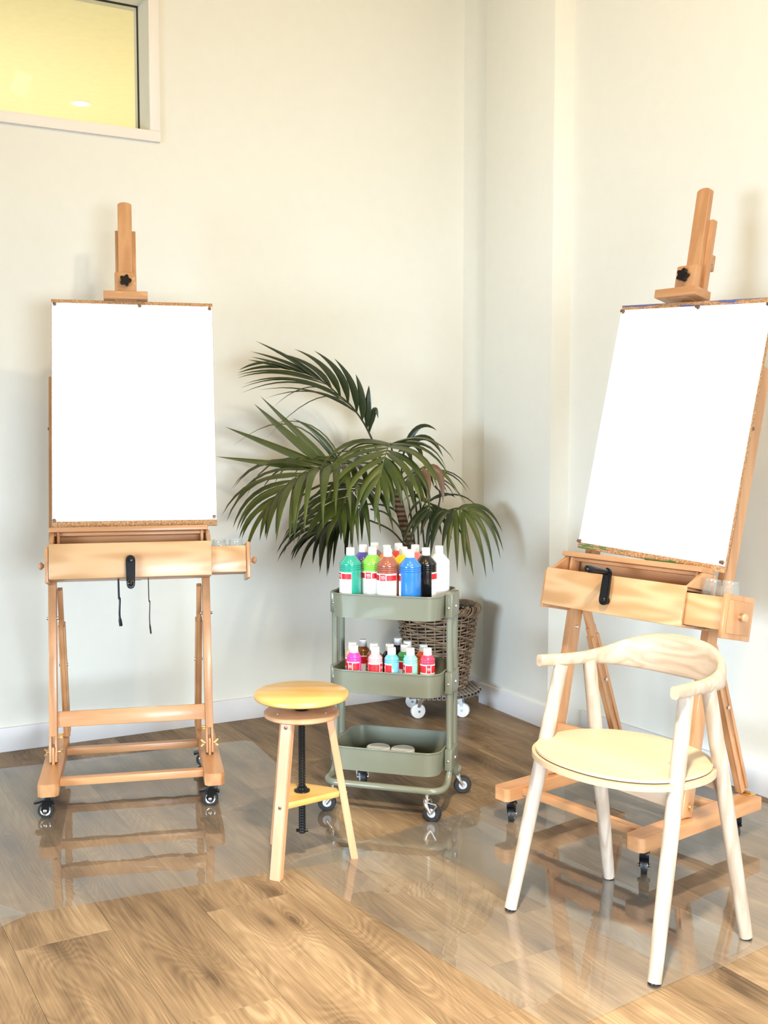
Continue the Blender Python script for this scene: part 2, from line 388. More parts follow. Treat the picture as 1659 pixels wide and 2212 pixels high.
# floor with individual planks
fl = struct(box('floor', (-4.5, 4.0, -2.0, 9.5, -0.06, -0.0045), M['gap'], None, None, 0))
PA = R_(-60.5); PW = 0.2475; PL = 1.50
pd = Vector((math.cos(PA), math.sin(PA))); pn = Vector((-math.sin(PA), math.cos(PA)))
pme = None; random.seed(4)
for row in range(-2, 16):
    n0 = 0.7375 + (row-2)*PW          # row 2 spans .7375-.985
    if row == 3: t0 = -2.715
    elif row == 2: t0 = -2.214
    else: t0 = random.uniform(0, PL)
    k = -12
    for k in range(-6, 7):
        ta = t0 + k*PL
        cx = pd*(ta+PL/2)+pn*(n0+PW/2)
        if not (-2.7 < cx.x < 2.5 and 1.0 < cx.y < 6.4): continue
        # keep those in front of the walls
        lw = (Vector((cx.x, cx.y, 0))-LA); 
        if (-math.sin(LANG)*lw.x+math.cos(LANG)*lw.y) > 0.9: continue
        rw = (Vector((cx.x, cx.y, 0))-RA)
        if (-math.sin(RANG)*rw.x+math.cos(RANG)*rw.y) > 0.35: continue
        if pme is None:
            b = nb(); add_box(b, -PL/2+0.0004, PL/2-0.0004, -PW/2+0.0003, PW/2-0.0003, -0.004, 0.0, bevel=0.0005, seg=1)
            pme = mesh_of('plank', b, None); pme.materials.append(M['plank'])
        o = bpy.data.objects.new('plank', pme); C.objects.link(o); o.parent = fl
        o.location = (cx.x, cx.y, 0); o.rotation_euler = (0, 0, PA + (PI if random.random() < 0.5 else 0))

# clear vinyl chair mats
def rounded(x0, x1, y0, y1, r, n=6):
    out = []
    for cx, cy, a in ((x1-r, y1-r, 0), (x0+r, y1-r, 90), (x0+r, y0+r, 180), (x1-r, y0+r, 270)):
        for i in range(n+1):
            t = R_(a+90*i/n); out.append((cx+r*math.cos(t), cy+r*math.sin(t)))
    return out
def vinyl(label, loc, ang, d, z, r=0.05, h=0.0015):
    bm = nb(); add_prism(bm, rounded(*d, r), 0, h)
    o = obj('floor_mat', bm, M['mat'], None, 20); o.location = (*loc, z); o.rotation_euler = (0, 0, ang)
    tag(o, label, 'mat'); return o
vinyl('clear vinyl floor protector under the left easel', (-0.021, 3.245), R_(23.5), (-1.9, 0, 0, 1.353), 0.0004)
vinyl('clear vinyl floor protector at left picture edge, only its corner shows', (-0.955, 2.828), R_(57.5), (-1.3, 0, 0.0, 1.2), 0.0022, 0.01)
vinyl('clear vinyl floor protector under the armchair, its rounded corner nearest the camera', (-0.297, 3.177), R_(36.2), (0, 0.70, -1.15, 0), 0.0042, 0.05)
vinyl('clear vinyl floor protector under the right easel and against the right wall', (-0.297, 3.177), R_(36.2), (0.42, 1.62, -1.17, 0.012), 0.0022, 0.05)

# ================================================================== EASELS
TILT = 0.202
def FM():   # frame plane matrix: x right, y backwards through the plane, z up along it
    return T(0, -0.10, 0.125) @ RX(-TILT)
def caster(parent, x, y, top, face, lever=True):
    c = obj('caster', nb_caster(x, y, top, face), M['black'], parent)
    b = nb(); m = T(x+0.012*math.cos(face), y+0.012*math.sin(face), 0.0265) @ RZ(face) @ RX(PI/2)
    add_lathe(b, [(0.015, -0.009), (0.0255, -0.009), (0.0265, -0.006), (0.0265, 0.006), (0.0255, 0.009), (0.015, 0.009)], 28, m)
    wv = obj('wheel', b, M['rubber'], c)
    for s in (-1, 1):
        b = nb(); add_lathe(b, [(0.013, s*0.0095), (0.0165, s*0.0105), (0.018, s*0.0095)], 24, m, cap=False); obj('wheel_ring', b, M['steel'], c)
        b = nb(); add_lathe(b, [(0.006, s*0.009), (0.006, s*0.0175), (0.003, s*0.019)], 14, m); obj('axle_cap', b, M['steel'], c)
    if lever:
        b = nb(); add_prism(b, [(-0.012, 0.0), (0.012, 0), (0.011, 0.020), (0.016, 0.036), (0.012, 0.050), (-0.012, 0.050), (-0.016, 0.036), (-0.011, 0.020)], -0.003, 0.004,
                            T(x, y, 0.064) @ RZ(face-PI/2) @ RX(R_(-14)) ); obj('brake_lever', b, M['black'], c)
def nb_caster(x, y, top, face):
    b = nb(); add_lathe(b, [(0.016, 0), (0.019, 0.006), (0.02, 0.010), (0.02, 0.014)], 20, T(x, y, top-0.014))
    ox, oy = x+0.006*math.cos(face), y+0.006*math.sin(face)
    for s in (-1, 1):
        add_prism(b, [(-0.018, 0.050), (0.014, 0.050), (0.019, 0.020), (0.010, 0.012), (0.0, 0.016)], s*0.0125-0.0015, s*0.0125+0.0015, T(ox, oy, 0.008) @ RZ(face) @ RX(PI/2))
    add_box(b, -0.018, 0.014, -0.014, 0.014, 0.055, top-0.012, T(ox, oy, 0) @ RZ(face), 0.002)
    add_prism(b, [(0.0, 0.010), (-0.026, 0.000), (-0.024, -0.006), (0.0, 0.002)], -0.011, 0.011, T(ox, oy, 0.052) @ RZ(face) @ RX(PI/2))
    return b
def star_knob(parent, m, r=0.019):
    b = nb(); poly = []
    for i in range(40):
        a = 2*PI*i/40; rr = r*(1+0.20*math.cos(5*a)); poly.append((rr*math.cos(a), rr*math.sin(a)))
    add_prism(b, poly, 0.006, 0.020, m); add_lathe(b, [(0.006, 0), (0.006, 0.007)], 12, m)
    return obj('star_knob', b, M['black'], parent, 30)
def wing_nut(parent, p, ax=1):
    b = nb(); m = T(*p) @ RY(PI/2*ax)
    add_lathe(b, [(0.004, -0.002), (0.005, 0.004), (0.003, 0.010)], 12, m)
    for s in (-1, 1): add_prism(b, [(0.0, 0.002), (s*0.006, 0.004), (s*0.014, 0.014), (s*0.010, 0.018), (0, 0.007)], -0.0012, 0.0012, m @ RX(PI/2))
    return obj('wing_nut', b, M['brass'], parent)
def drawer_knob(parent, m):
    b = nb(); add_lathe(b, [(0.006, 0), (0.0055, 0.008), (0.012, 0.014), (0.0135, 0.019), (0.011, 0.024), (0.004, 0.027)], 20, m)
    return obj('knob', b, M['stool_leg'], parent, 40)

def make_easel(label, loc, yaw, bs, ledge, mast, crank_up, cords, faces, drawer_out=0.125):
    e = thing('studio_easel', label, 'easel', loc, yaw)
    fm = FM()
    F = lambda name, d, mat, par=e, bev=0.0025: box(name, (d[0], d[1], -d[3], -d[2], d[4], d[5]), mat, par, fm, bev)  # d given as (x0,x1, d0,d1, q0,q1), d = towards viewer
    zt, th = 0.128, 0.0427
    for s in (-1, 1):
        cx = s*0.2736; hw = 0.0337; c = 0.012
        poly = [(cx-hw, -0.40+c), (cx-hw+c, -0.40), (cx+hw-c, -0.40), (cx+hw, -0.40+c), (cx+hw, 0.199), (cx-hw, 0.199)]
        b = nb(); add_prism(b, poly, zt-th, zt)
        bmesh.ops.bevel(b, geom=[x for x in b.edges], offset=0.002, segments=2, affect='EDGES')
        r = obj('base_rail', b, M['beech_y'], e)
        for k_, yy in enumerate((-0.347, 0.11)): caster(e, cx, yy, zt-th, R_(faces[k_]), True)
        # upright with forked foot
        x0, x1 = s*0.2715-0.0138, s*0.2715+0.0138
        b = nb(); add_box(b, x0, x1, -0.0867, -0.0365, 0.085, 0.64, fm, 0.002)
        for t in ((x0, x0+0.0085), (x1-0.0085, x1)): add_box(b, t[0], t[1], -0.0867, -0.0365, -0.004, 0.086, fm, 0.003)
        up = obj('upright', b, M['beech_z'], e)
        b = nb(); vs = [b.verts.new((xx, -(dd-0.055*(qq-0.64)), qq)) for qq in (0.6405, 1.40) for xx, dd in ((x0, 0.048), (x1, 0.048), (x1, -0.004), (x0, -0.004))]
        for f in ((3, 2, 1, 0), (4, 5, 6, 7), (0, 1, 5, 4), (1, 2, 6, 5), (2, 3, 7, 6), (3, 0, 4, 7)): b.faces.new([vs[j] for j in f])
        bmesh.ops.bevel(b, geom=list(b.edges), offset=0.003, segments=2, affect='EDGES'); bmesh.ops.transform(b, matrix=fm, verts=b.verts)
        uu = obj('upper_upright', b, M['beech_z'], e)
        b = nb(); add_lathe(b, [(0.006, 0), (0.0055, 0.003), (0.002, 0.004)], 12, fm @ T(x1 if s > 0 else x0, -0.010, 1.20) @ RY(s*PI/2)); obj('bolt', b, M['pin'], uu)
        box('foot_tongue', (x0+0.0092, x1-0.0092, -0.182, -0.132, zt, zt+0.062), M['beech_z'], e, None, 0.002)
        wing_nut(up, (x1+0.001, -0.158, zt+0.040), 1); wing_nut(up, (x0-0.001, -0.158, zt+0.040), -1)
        # adjustable rear strut
        p0 = Vector((s*0.247, 0.180, zt+0.012)); p1 = Vector((s*0.247, -0.012, 0.665))
        m, L = align(p0, p1); m2 = m.copy()
        b = nb(); add_box(b, -0.006, 0.006, -0.02, 0.02, 0, L*0.92, m)
        for t in ((-0.0125, -0.0065), (0.0065, 0.0125)): add_box(b, t[0], t[1], -0.02, -0.008, 0, L*0.86, m, 0.001); add_box(b, t[0], t[1], 0.008, 0.02, 0, L*0.86, m, 0.001)
        st = obj('rear_strut', b, M['beech_z'], e)
        b = nb()
        for t in ((-0.0085, -0.006), (0.006, 0.0085)): add_box(b, t[0], t[1], -0.008, 0.008, L*0.36, L*0.80, m)
        obj('strut_slot', b, M['beech_dark'], st)
        b = nb(); add_box(b, -0.009, 0.009, -0.014, 0.014, L*0.80, L*1.12, m, 0.002); obj('sliding_bar', b, M['beech_z'], st)
        b = nb(); add_lathe(b, [(0.006, -0.016), (0.006, 0.016)], 12, m @ T(0, 0, L*0.55) @ RY(PI/2)); obj('bolt', b, M['steel'], st)
        b = nb(); add_box(b, s*0.2736-0.024, s*0.2736+0.012, 0.165, 0.199, zt, zt+0.004, None, 0.001); add_lathe(b, [(0.005, -0.018), (0.005, 0.018)], 10, T(s*0.262, 0.182, zt+0.007) @ RY(PI/2)); obj('hinge', b, M['brass'], e)
        b = nb(); add_lathe(b, [(0.004, -0.022), (0.006, -0.019), (0.006, 0.019), (0.004, 0.022)], 12, fm @ T(s*0.2715, -0.06, 0.50) @ RY(PI/2)); obj('bolt', b, M['steel'], up)
    box('base_crossbar', (-0.240, 0.240, -0.331, -0.300, 0.098, 0.123), M['beech_x'], e)
    box('base_crossbar', (-0.240, 0.240, 0.029, 0.062, 0.098, 0.123), M['beech_x'], e)
    F('upright_crossbar', (-0.2577, 0.2577, 0.055, 0.078, 0.1156, 0.1702), M['beech_x'])
    F('upright_crossbar', (-0.2577, 0.2577, -0.020, 0.004, 1.28, 1.34), M['beech_x'])
    # tray box
    b0, b1 = bs-0.1933, bs-0.0701; xc = 0.0066; bx = 0.2782
    F('box_front', (xc-bx, xc+bx, 0.222, 0.2329, b0, b1), M['beech_panel'])
    F('box_bottom', (xc-bx, xc+bx, 0.087, 0.2219, b0, b0+0.008), M['beech_x'])
    F('box_back', (xc-bx, xc+bx, 0.088, 0.098, b0+0.0085, bs-0.024), M['beech_x'])
    F('box_divider', (xc-bx+0.014, xc+bx-0.014, 0.0985, 0.2215, b1-0.014, b1-0.006), M['beech_x'])
    for s in (-1, 1):
        xx = xc+s*(bx-0.007)
        b = nb(); 
        poly = [(0.104, b1-0.004), (0.2215, b1-0.004), (0.2215, b1-0.0005), (0.210, b1+0.004), (0.152, bs-0.0225), (0.104, bs-0.0225)]
        mm = fm @ Matrix(((0, 0, 1, 0), (-1, 0, 0, 0), (0, 1, 0, 0), (0, 0, 0, 1)))
        add_prism(b, poly, xx-0.007, xx+0.007, mm); bmesh.ops.bevel(b, geom=list(b.edges), offset=0.0015, segments=1, affect='EDGES')
        obj('bracket', b, M['beech_z'], e)
        xa = xx-0.020*s
        F('tray_slat', (xa-0.005, xa+0.005, 0.110, 0.150, b1-0.004, bs-0.0225), M['beech_z'])
    F('box_end', (xc-bx-0.0005, xc-bx+0.006, 0.1, 0.2215, b0+0.009, b0+0.016), M['beech_x'])
    # closed drawer at the left end
    dr = F('drawer', (xc-bx-0.014, xc-bx-0.0015, 0.085, 0.225, b0-0.010, b1-0.008), M['beech_dark' if False else 'beech_x'])
    drawer_knob(dr, fm @ T(xc-bx-0.014, -0.155, (b0+b1)/2-0.008) @ RY(-PI/2))
    # drawer pulled out at the right end
    x1 = xc+bx; X2 = x1+drawer_out
    D0, D1 = 0.095, 0.214; q0, q1 = b0+0.010, b1-0.018
    d2 = F('drawer', (x1-0.10, X2, D1-0.008, D1, q0, q1), M['beech_panel'])
    F('drawer_side', (x1-0.10, X2, D0, D0+0.008, q0, q1), M['beech_x'], d2)
    F('drawer_bottom', (x1-0.10, X2, D0+0.0085, D1-0.0085, q0+0.001, q0+0.006), M['beech_x'], d2)
    F('drawer_front', (X2+0.0005, X2+0.013, 0.083, 0.226, b0-0.012, b1-0.006), M['beech_z'], d2)
    F('front_panel', (X2+0.0135, X2+0.0155, 0.098, 0.211, b0+0.004, b1-0.022), M['beech_z'], d2, 0.0015)
    drawer_knob(d2, fm @ T(X2+0.0155, -0.155, (b0+b1)/2-0.006) @ RY(PI/2))
    # canvas shelf
    F('canvas_shelf', (-0.2785, 0.2785, 0.088, 0.1622, bs-0.022, bs-0.005), M['beech_x'])
    F('shelf_lip', (-0.270, 0.270, 0.088, 0.138, bs-0.034, bs-0.0225), M['beech_x'])
    # mast
    F('mast', (-0.0385+0.001, 0.0385+0.001, 0.005, 0.0295, bs-0.19, mast-0.105), M['beech_z'])
    b = nb(); hw = 0.026
    poly = [(-hw, bs+0.5), (hw, bs+0.5), (hw, mast-0.012)]+[(hw*math.cos(t), mast-0.012+0.012*math.sin(t)) for t in [PI*k/12 for k in range(1, 12)]]+[(-hw, mast-0.012)]
    mm = fm @ Matrix(((1, 0, 0, 0), (0, 0, -1, 0), (0, 1, 0, 0), (0, 0, 0, 1)))
    add_prism(b, poly, 0.030, 0.052, mm); bmesh.ops.bevel(b, geom=list(b.edges), offset=0.0015, segments=1, affect='EDGES')
    obj('mast_slider', b, M['beech_z'], e)
    b = nb(); add_box(b, -0.03, 0.03, -0.0045, 0.018, mast-0.245, mast-0.225, fm, 0.002); add_box(b, -0.016, 0.016, -0.002, 0.045, mast-0.26, mast-0.205, fm, 0.004)
    obj('rear_clamp', b, M['beech_x'], e)
    cl = F('clamp_block', (-0.040, 0.040, 0.0525, 0.082, ledge, ledge+0.088), M['beech_z'], e, 0.006)
    F('clamp_ledge', (-0.080, 0.080, 0.040, 0.126, ledge-0.029, ledge-0.0005), M['beech_x'], cl)
    F('clamp_pad', (-0.040, 0.040, 0.060, 0.112, ledge-0.0325, ledge-0.0295), M['beech_dark'], cl, 0.001)
    star_knob(e, fm @ T(0, -0.082, ledge+0.050) @ RX(PI/2))
    # crank handle
    qc = bs-0.133 if not crank_up else bs-0.150
    sgn = 1 if crank_up else -1
    b = nb(); ml = fm @ T(0.004, -0.2335, qc) @ RX(PI/2)
    add_lathe(b, [(0.012, 0), (0.012, 0.012)], 20, ml)
    poly = [(0.0165*math.cos(t), -sgn*0.0165*math.sin(t)) for t in [PI*k/8 for k in range(9)]]+[(-0.0145*math.cos(PI*k/6), sgn*(0.088+0.0145*math.sin(PI*k/6))) for k in range(0, 7)]
    poly = [(-x, y) if False else (x, y) for x, y in poly]
    add_prism(b, poly, 0.012, 0.026, ml); bmesh.ops.bevel(b, geom=list(b.edges), offset=0.003, segments=2, affect='EDGES')
    add_lathe(b, [(0.011, 0.026), (0.008, 0.029), (0.001, 0.030)], 16, ml)
    cr = obj('crank', b, M['black'], e)
    b = nb(); add_lathe(b, [(0.0085, 0.020), (0.0095, 0.032), (0.0105, 0.060), (0.0125, 0.095), (0.0125, 0.112), (0.010, 0.120), (0.004, 0.124)], 20, ml @ T(0, sgn*0.088, 0)); obj('crank_grip', b, M['black'], cr)
    if cords:
        for xx, ln, r0 in ((-0.040, 0.168, 0.0036), (0.064, 0.200, 0.0018)):
            top = fm @ Vector((xx, -0.16, b0))
            pts = [top+Vector((0, 0, -0.0)), top+Vector((0.001, 0, -ln*0.4)), top+Vector((0.004, 0, -ln*0.42)), top+Vector((0.002, -0.002, -ln*0.75)), top+Vector((0.006, 0, -ln))]
            b = nb(); P = catmull(pts, 4); add_tube(b, P, [r0*(1.0 if i < len(P)-3 else 1.7) for i in range(len(P))], 8); obj('hanging_cord', b, M['black'], e)
    return e, fm

def add_board(e, fm, name_l, bs, brx, brot, mat, side, mrg):
    W, H = 0.5863, 0.8461
    mw = Matrix.LocRotScale(e.location, e.rotation_euler, None)
    q = fm @ T(brx, -0.1007+0.012, bs) @ RY(-brot)      # board local: x, y (front = -0.012), z up
    bd = box('drawing_board', (-W/2, W/2, -0.012, 0, 0, H), mat, None, None, 0.001)
    bd.matrix_world = mw @ q; tag(bd, name_l, 'drawing board')
    l, r, b, t = mrg
    bm = nb(); add_box(bm, -W/2+l, W/2-r, -0.0129, -0.0122, b, H-t)
    pp = obj('paper_sheet', bm, M['paper'], None, None); pp.matrix_world = mw @ q
    tag(pp, 'blank white paper sheet pinned to the board on the %s easel' % side, 'paper')
    px = (-W/2+l+0.010, 0.004, W/2-r-0.010)
    for nm, x, z in (('top left corner', px[0], H-t-0.006), ('top middle', px[1]+0.02, H-t-0.004), ('top right corner', px[2], H-t-0.008), ('bottom left corner', px[0]-0.003, b+0.004), ('bottom right corner', px[2]+0.001, b+0.010)):
        bm = nb(); add_lathe(bm, [(0.0065, 0.0), (0.0065, 0.0012), (0.003, 0.003), (0.003, 0.008), (0.0055, 0.0105), (0.0055, 0.012), (0.002, 0.0125)], 14, RX(PI/2))
        o = obj('push_pin', bm, M['pin'], None, 40); o.matrix_world = mw @ q @ T(x, -0.0129, z)
        tag(o, 'small bronze push pin at the %s of the paper on the %s easel' % (nm, side), 'pin')
M['pin'] = plain('bronze_pin', (0.22, 0.13, 0.09), 0.35, 0.6)

EL = (-0.9325, 3.9684, 0.0); ER = (0.8638, 3.5231, 0.0)
BSL, BSR = 0.8198, 0.7538
e1, fm1 = make_easel('beech studio easel on casters by the left wall, crank handle hanging down', EL, 0.2202, BSL, 1.698, 2.072, False, True, (172, 185))
e2, fm2 = make_easel('beech studio easel on casters behind the armchair by the right wall, crank handle pointing up', ER, -0.9042, BSR, 1.646, 2.005, True, False, (128, 150))
add_board(e1, fm1, 'cork drawing board on the left easel with clean edges', BSL, 0.0232, -0.0034, M['cork'], 'left', (0.002, 0.001, 0.022, 0.013))
add_board(e2, fm2, 'cork drawing board on the right easel with blue and green paint smears', BSR, 0.0239, -0.045, M['cork_painted'], 'right', (0.001, 0.001, 0.020, 0.016))

def make_jar(label, e, fm, x, d, bs, tall):
    t = thing('glass_jar', label, 'jar', (0, 0, 0))
    q0 = bs-0.1933+0.016
    t.matrix_world = Matrix.LocRotScale(e.location, e.rotation_euler, None) @ fm @ T(x, -d, q0)
    r = 0.029; h = tall
    prof = [(0.004, 0.0), (r-0.002, 0.0), (r, 0.003), (r, h-0.022), (r-0.004, h-0.016), (r-0.005, h-0.014), (r-0.003, h-0.012), (r-0.005, h-0.009), (r-0.003, h-0.007), (r-0.005, h-0.002), (r-0.006, h), (r-0.0075, h-0.001), (r-0.0075, h-0.014), (r-0.0025, h-0.022), (r-0.0025, 0.005), (0.004, 0.004)]
    obj('jar_body', add_lathe_r(prof), M['glass'], t, 50)
    obj('water', add_lathe_r([(0.0, 0.0055), (r-0.003, 0.0055), (r-0.003, h*0.45), (0.0, h*0.45)]), M['water'], t, 30)
    return t
def add_lathe_r(prof, seg=32):
    b = nb(); add_lathe(b, [(max(r, 0.0005), z) for r, z in prof], seg, cap=False); return b
make_jar('short clear glass jar in the left easel drawer, nearer the board', e1, fm1, 0.318, 0.155, BSL, 0.118)
make_jar('short clear glass jar in the left easel drawer, beside the drawer knob', e1, fm1, 0.378, 0.155, BSL, 0.118)
make_jar('clear glass jar in the right easel drawer, nearer the board', e2, fm2, 0.318, 0.150, BSR, 0.140)
make_jar('clear glass jar in the right easel drawer, beside the drawer front', e2, fm2, 0.378, 0.150, BSR, 0.140)

# ================================================================== STOOL
SX, SY = -0.247, 3.205
st = thing('swivel_stool', 'three legged beech stool with round yellow seat on black screw', 'stool', (SX, SY, 0))
SH = 0.520; SR = 0.1425
b = nb(); add_lathe(b, [(0.01, SH-0.020), (SR-0.006, SH-0.020), (SR-0.001, SH-0.016), (SR, SH-0.010), (SR-0.002, SH-0.004), (SR-0.008, SH), (0.01, SH)], 64)
obj('seat', b, M['stool_seat'], st, 40)
b = nb(); add_lathe(b, [(0.01, 0.445), (0.107, 0.445), (0.1125, 0.449), (0.1125, 0.459), (0.107, 0.463), (0.01, 0.463)], 56)
ud = obj('under_disc', b, M['stool_leg'], st, 40)
b = nb()
for k in range(3):
    a = R_(95+120*k); add_lathe(b, [(0.004, 0.463), (0.004, 0.4645), (0.001, 0.4647)], 12, T(0.082*math.cos(a), 0.082*math.sin(a), 0))
obj('screw_head', b, M['steel'], ud)
b = nb()
add_lathe(b, [(0.0115 if i % 2 else 0.0098, 0.086+i*0.0042) for i in range(93)], 16)
obj('screw_rod', b, M['black'], st, 25)
b = nb(); add_lathe(b, [(0.021, 0.464), (0.024, 0.470), (0.021, 0.476), (0.019, 0.485), (0.026, 0.497), (0.026, 0.500)], 24)
obj('screw_collar', b, M['black'], st)
b = nb(); add_lathe(b, [(0.024, 0.2145), (0.024, 0.219), (0.015, 0.222), (0.015, 0.227), (0.012, 0.228)], 24)
obj('brace_collar', b, M['black'], st)
b = nb(); add_lathe(b, [(0.005, -0.018), (0.005, 0.018)], 10, T(0, 0, 0.093) @ RY(PI/2)); obj('stop_pin', b, M['black'], st)
feet = [(-0.311-SX, 3.063-SY), (-0.094-SX, 3.223-SY)]
feet.append((-(feet[0][0]+feet[1][0]), -(feet[0][1]+feet[1][1])))
tri = []
for i, (fx, fy) in enumerate(feet):
    rr = math.hypot(fx, fy); ux, uy = fx/rr, fy/rr; ang = math.atan2(uy, ux)
    top = 0.083; bot = 0.158
    b = nb(); hw = 0.0175; hd = 0.011
    vs = []
    for z, r in ((0.0, bot), (0.445, top)):
        for dx, dy in ((-hd, -hw), (hd, -hw), (hd, hw), (-hd, hw)):
            vs.append(b.verts.new(((r+dx)*ux-dy*uy, (r+dx)*uy+dy*ux, z)))
    for f in ((3, 2, 1, 0), (4, 5, 6, 7), (0, 1, 5, 4), (1, 2, 6, 5), (2, 3, 7, 6), (3, 0, 4, 7)): b.faces.new([vs[j] for j in f])
    bmesh.ops.bevel(b, geom=list(b.edges), offset=0.002, segments=2, affect='EDGES')
    lg = obj('leg', b, M['stool_leg'], st)
    for zz in (0.205, 0.432):
        r2 = bot+(top-bot)*zz/0.445+hd
        b = nb(); add_lathe(b, [(0.0055, -0.004), (0.0055, 0.0012), (0.003, 0.0018)], 12, T(r2*ux, r2*uy, zz) @ RZ(ang) @ RY(PI/2)); obj('bolt', b, M['pin'], lg)
    r3 = bot+(top-bot)*0.205/0.445-0.012
    for s in (-1, 1): tri.append((r3*ux-s*0.014*uy, r3*uy+s*0.014*ux, ang+s*0.1))
tri = [(x, y) for x, y, a in sorted(tri, key=lambda q: math.atan2(q[1], q[0]))]
b = nb(); add_prism(b, tri, 0.196, 0.214); bmesh.ops.bevel(b, geom=list(b.edges), offset=0.0015, segments=1, affect='EDGES')
obj('brace', b, M['stool_seat'], st)

# ================================================================== ARMCHAIR
ch = thing('armchair', 'pale ash armchair with curved wooden backrest and round seat pad', 'chair', (0.645, 2.77, 0), R_(-53.8))
ch.location.z = 0.006
def leg(f, t, r0, r1):
    P = [Vector(f).lerp(Vector(t), k/6) for k in range(7)]
    b = nb(); add_tube(b, P, [r0+(r1-r0)*k/6+0.002*math.sin(PI*k/6) for k in range(7)], 20)
    lg = obj('leg', b, M['ash_z'], ch, 40)
    b = nb(); m, L = align(Vector(f)-(Vector(t)-Vector(f)).normalized()*0.004, f); add_lathe(b, [(r0*0.9, 0), (r0*0.9, L)], 20, m); obj('foot_cap', b, M['black'], lg)
LEGS = {}
for s in (-1, 1):
    LEGS['f', s] = ((s*0.246, -0.195, 0.004), (s*0.208, -0.052, 0.660))
    LEGS['r', s] = ((s*0.231, 0.177, 0.004), (s*0.197, 0.046, 0.662))
for (k, s), (f, t) in LEGS.items(): leg(f, t, 0.0165, 0.0185)
half = [(0.226, -0.118, 0.676, 0.024, 0.031), (0.221, -0.085, 0.674, 0.027, 0.032), (0.212, -0.03, 0.671, 0.029, 0.032), (0.203, 0.04, 0.669, 0.028, 0.036), (0.186, 0.105, 0.671, 0.026, 0.052),
        (0.150, 0.155, 0.677, 0.025, 0.080), (0.085, 0.188, 0.684, 0.023, 0.106), (0.0, 0.198, 0.686, 0.022, 0.114)]
full = half+[(-x, y, z, w_, h_) for x, y, z, w_, h_ in half[-2::-1]]
P = catmull([p[:3] for p in full], 5); Wd = catmull([(p[3], p[4], 0) for p in full], 5)
b = nb(); n = len(P)
def sec(t, a):
    i = int(round(t*(n-1))); w_, h_ = Wd[i][0]/2, Wd[i][1]/2
    c, s_ = math.cos(a), math.sin(a); e_ = 0.72
    return w_*math.copysign(abs(c)**e_, c), h_*math.copysign(abs(s_)**e_, s_)
add_tube(b, P, 1.0, 20, section=sec, up=(0, 0, 1))
bmesh.ops.recalc_face_normals(b, faces=b.faces)
me = mesh_of('arm_rail', b, 50); me.materials.append(M['ash_x']); ar = bpy.data.objects.new('arm_rail', me); C.objects.link(ar); ar.parent = ch
def seatshape(r, n=56):
    out = []
    for i in range(n):
        a = 2*PI*i/n; c, s_ = math.cos(a), math.sin(a)
        out.append((r*math.copysign(abs(c)**0.92, c), 0.84*r*math.copysign(abs(s_)**0.92, s_)-0.040))
    return out
b = nb(); add_prism(b, seatshape(0.243), 0.440, 0.455); bmesh.ops.bevel(b, geom=[e for e in b.edges if abs(e.verts[0].co.z-e.verts[1].co.z) < 1e-5], offset=0.003, segments=2, affect='EDGES')
obj('seat', b, M['ply_edge'], ch, 40)
b = nb(); add_prism(b, seatshape(0.233), 0.4585, 0.465); bmesh.ops.bevel(b, geom=[e for e in b.edges if abs(e.verts[0].co.z-e.verts[1].co.z) < 1e-5], offset=0.0025, segments=2, affect='EDGES')
obj('seat_pad', b, M['ash_seat'], ch, 40)
b = nb(); add_prism(b, seatshape(0.218), 0.4551, 0.4584); obj('pad_gap', b, M['gap'], ch, 40)
def lp(k, s, z): f, t = LEGS[k, s]; q = (z-f[2])/(t[2]-f[2]); return Vector(f).lerp(Vector(t), q)
for k in 'fr':
    a_, b_ = lp(k, -1, 0.417), lp(k, 1, 0.417); m, L = align(a_, b_)
    box('seat_crossbar', (a_.x+0.014, b_.x-0.014, a_.y-0.011, a_.y+0.011, 0.396, 0.4395), M['ash_x'], ch, None, 0.002)

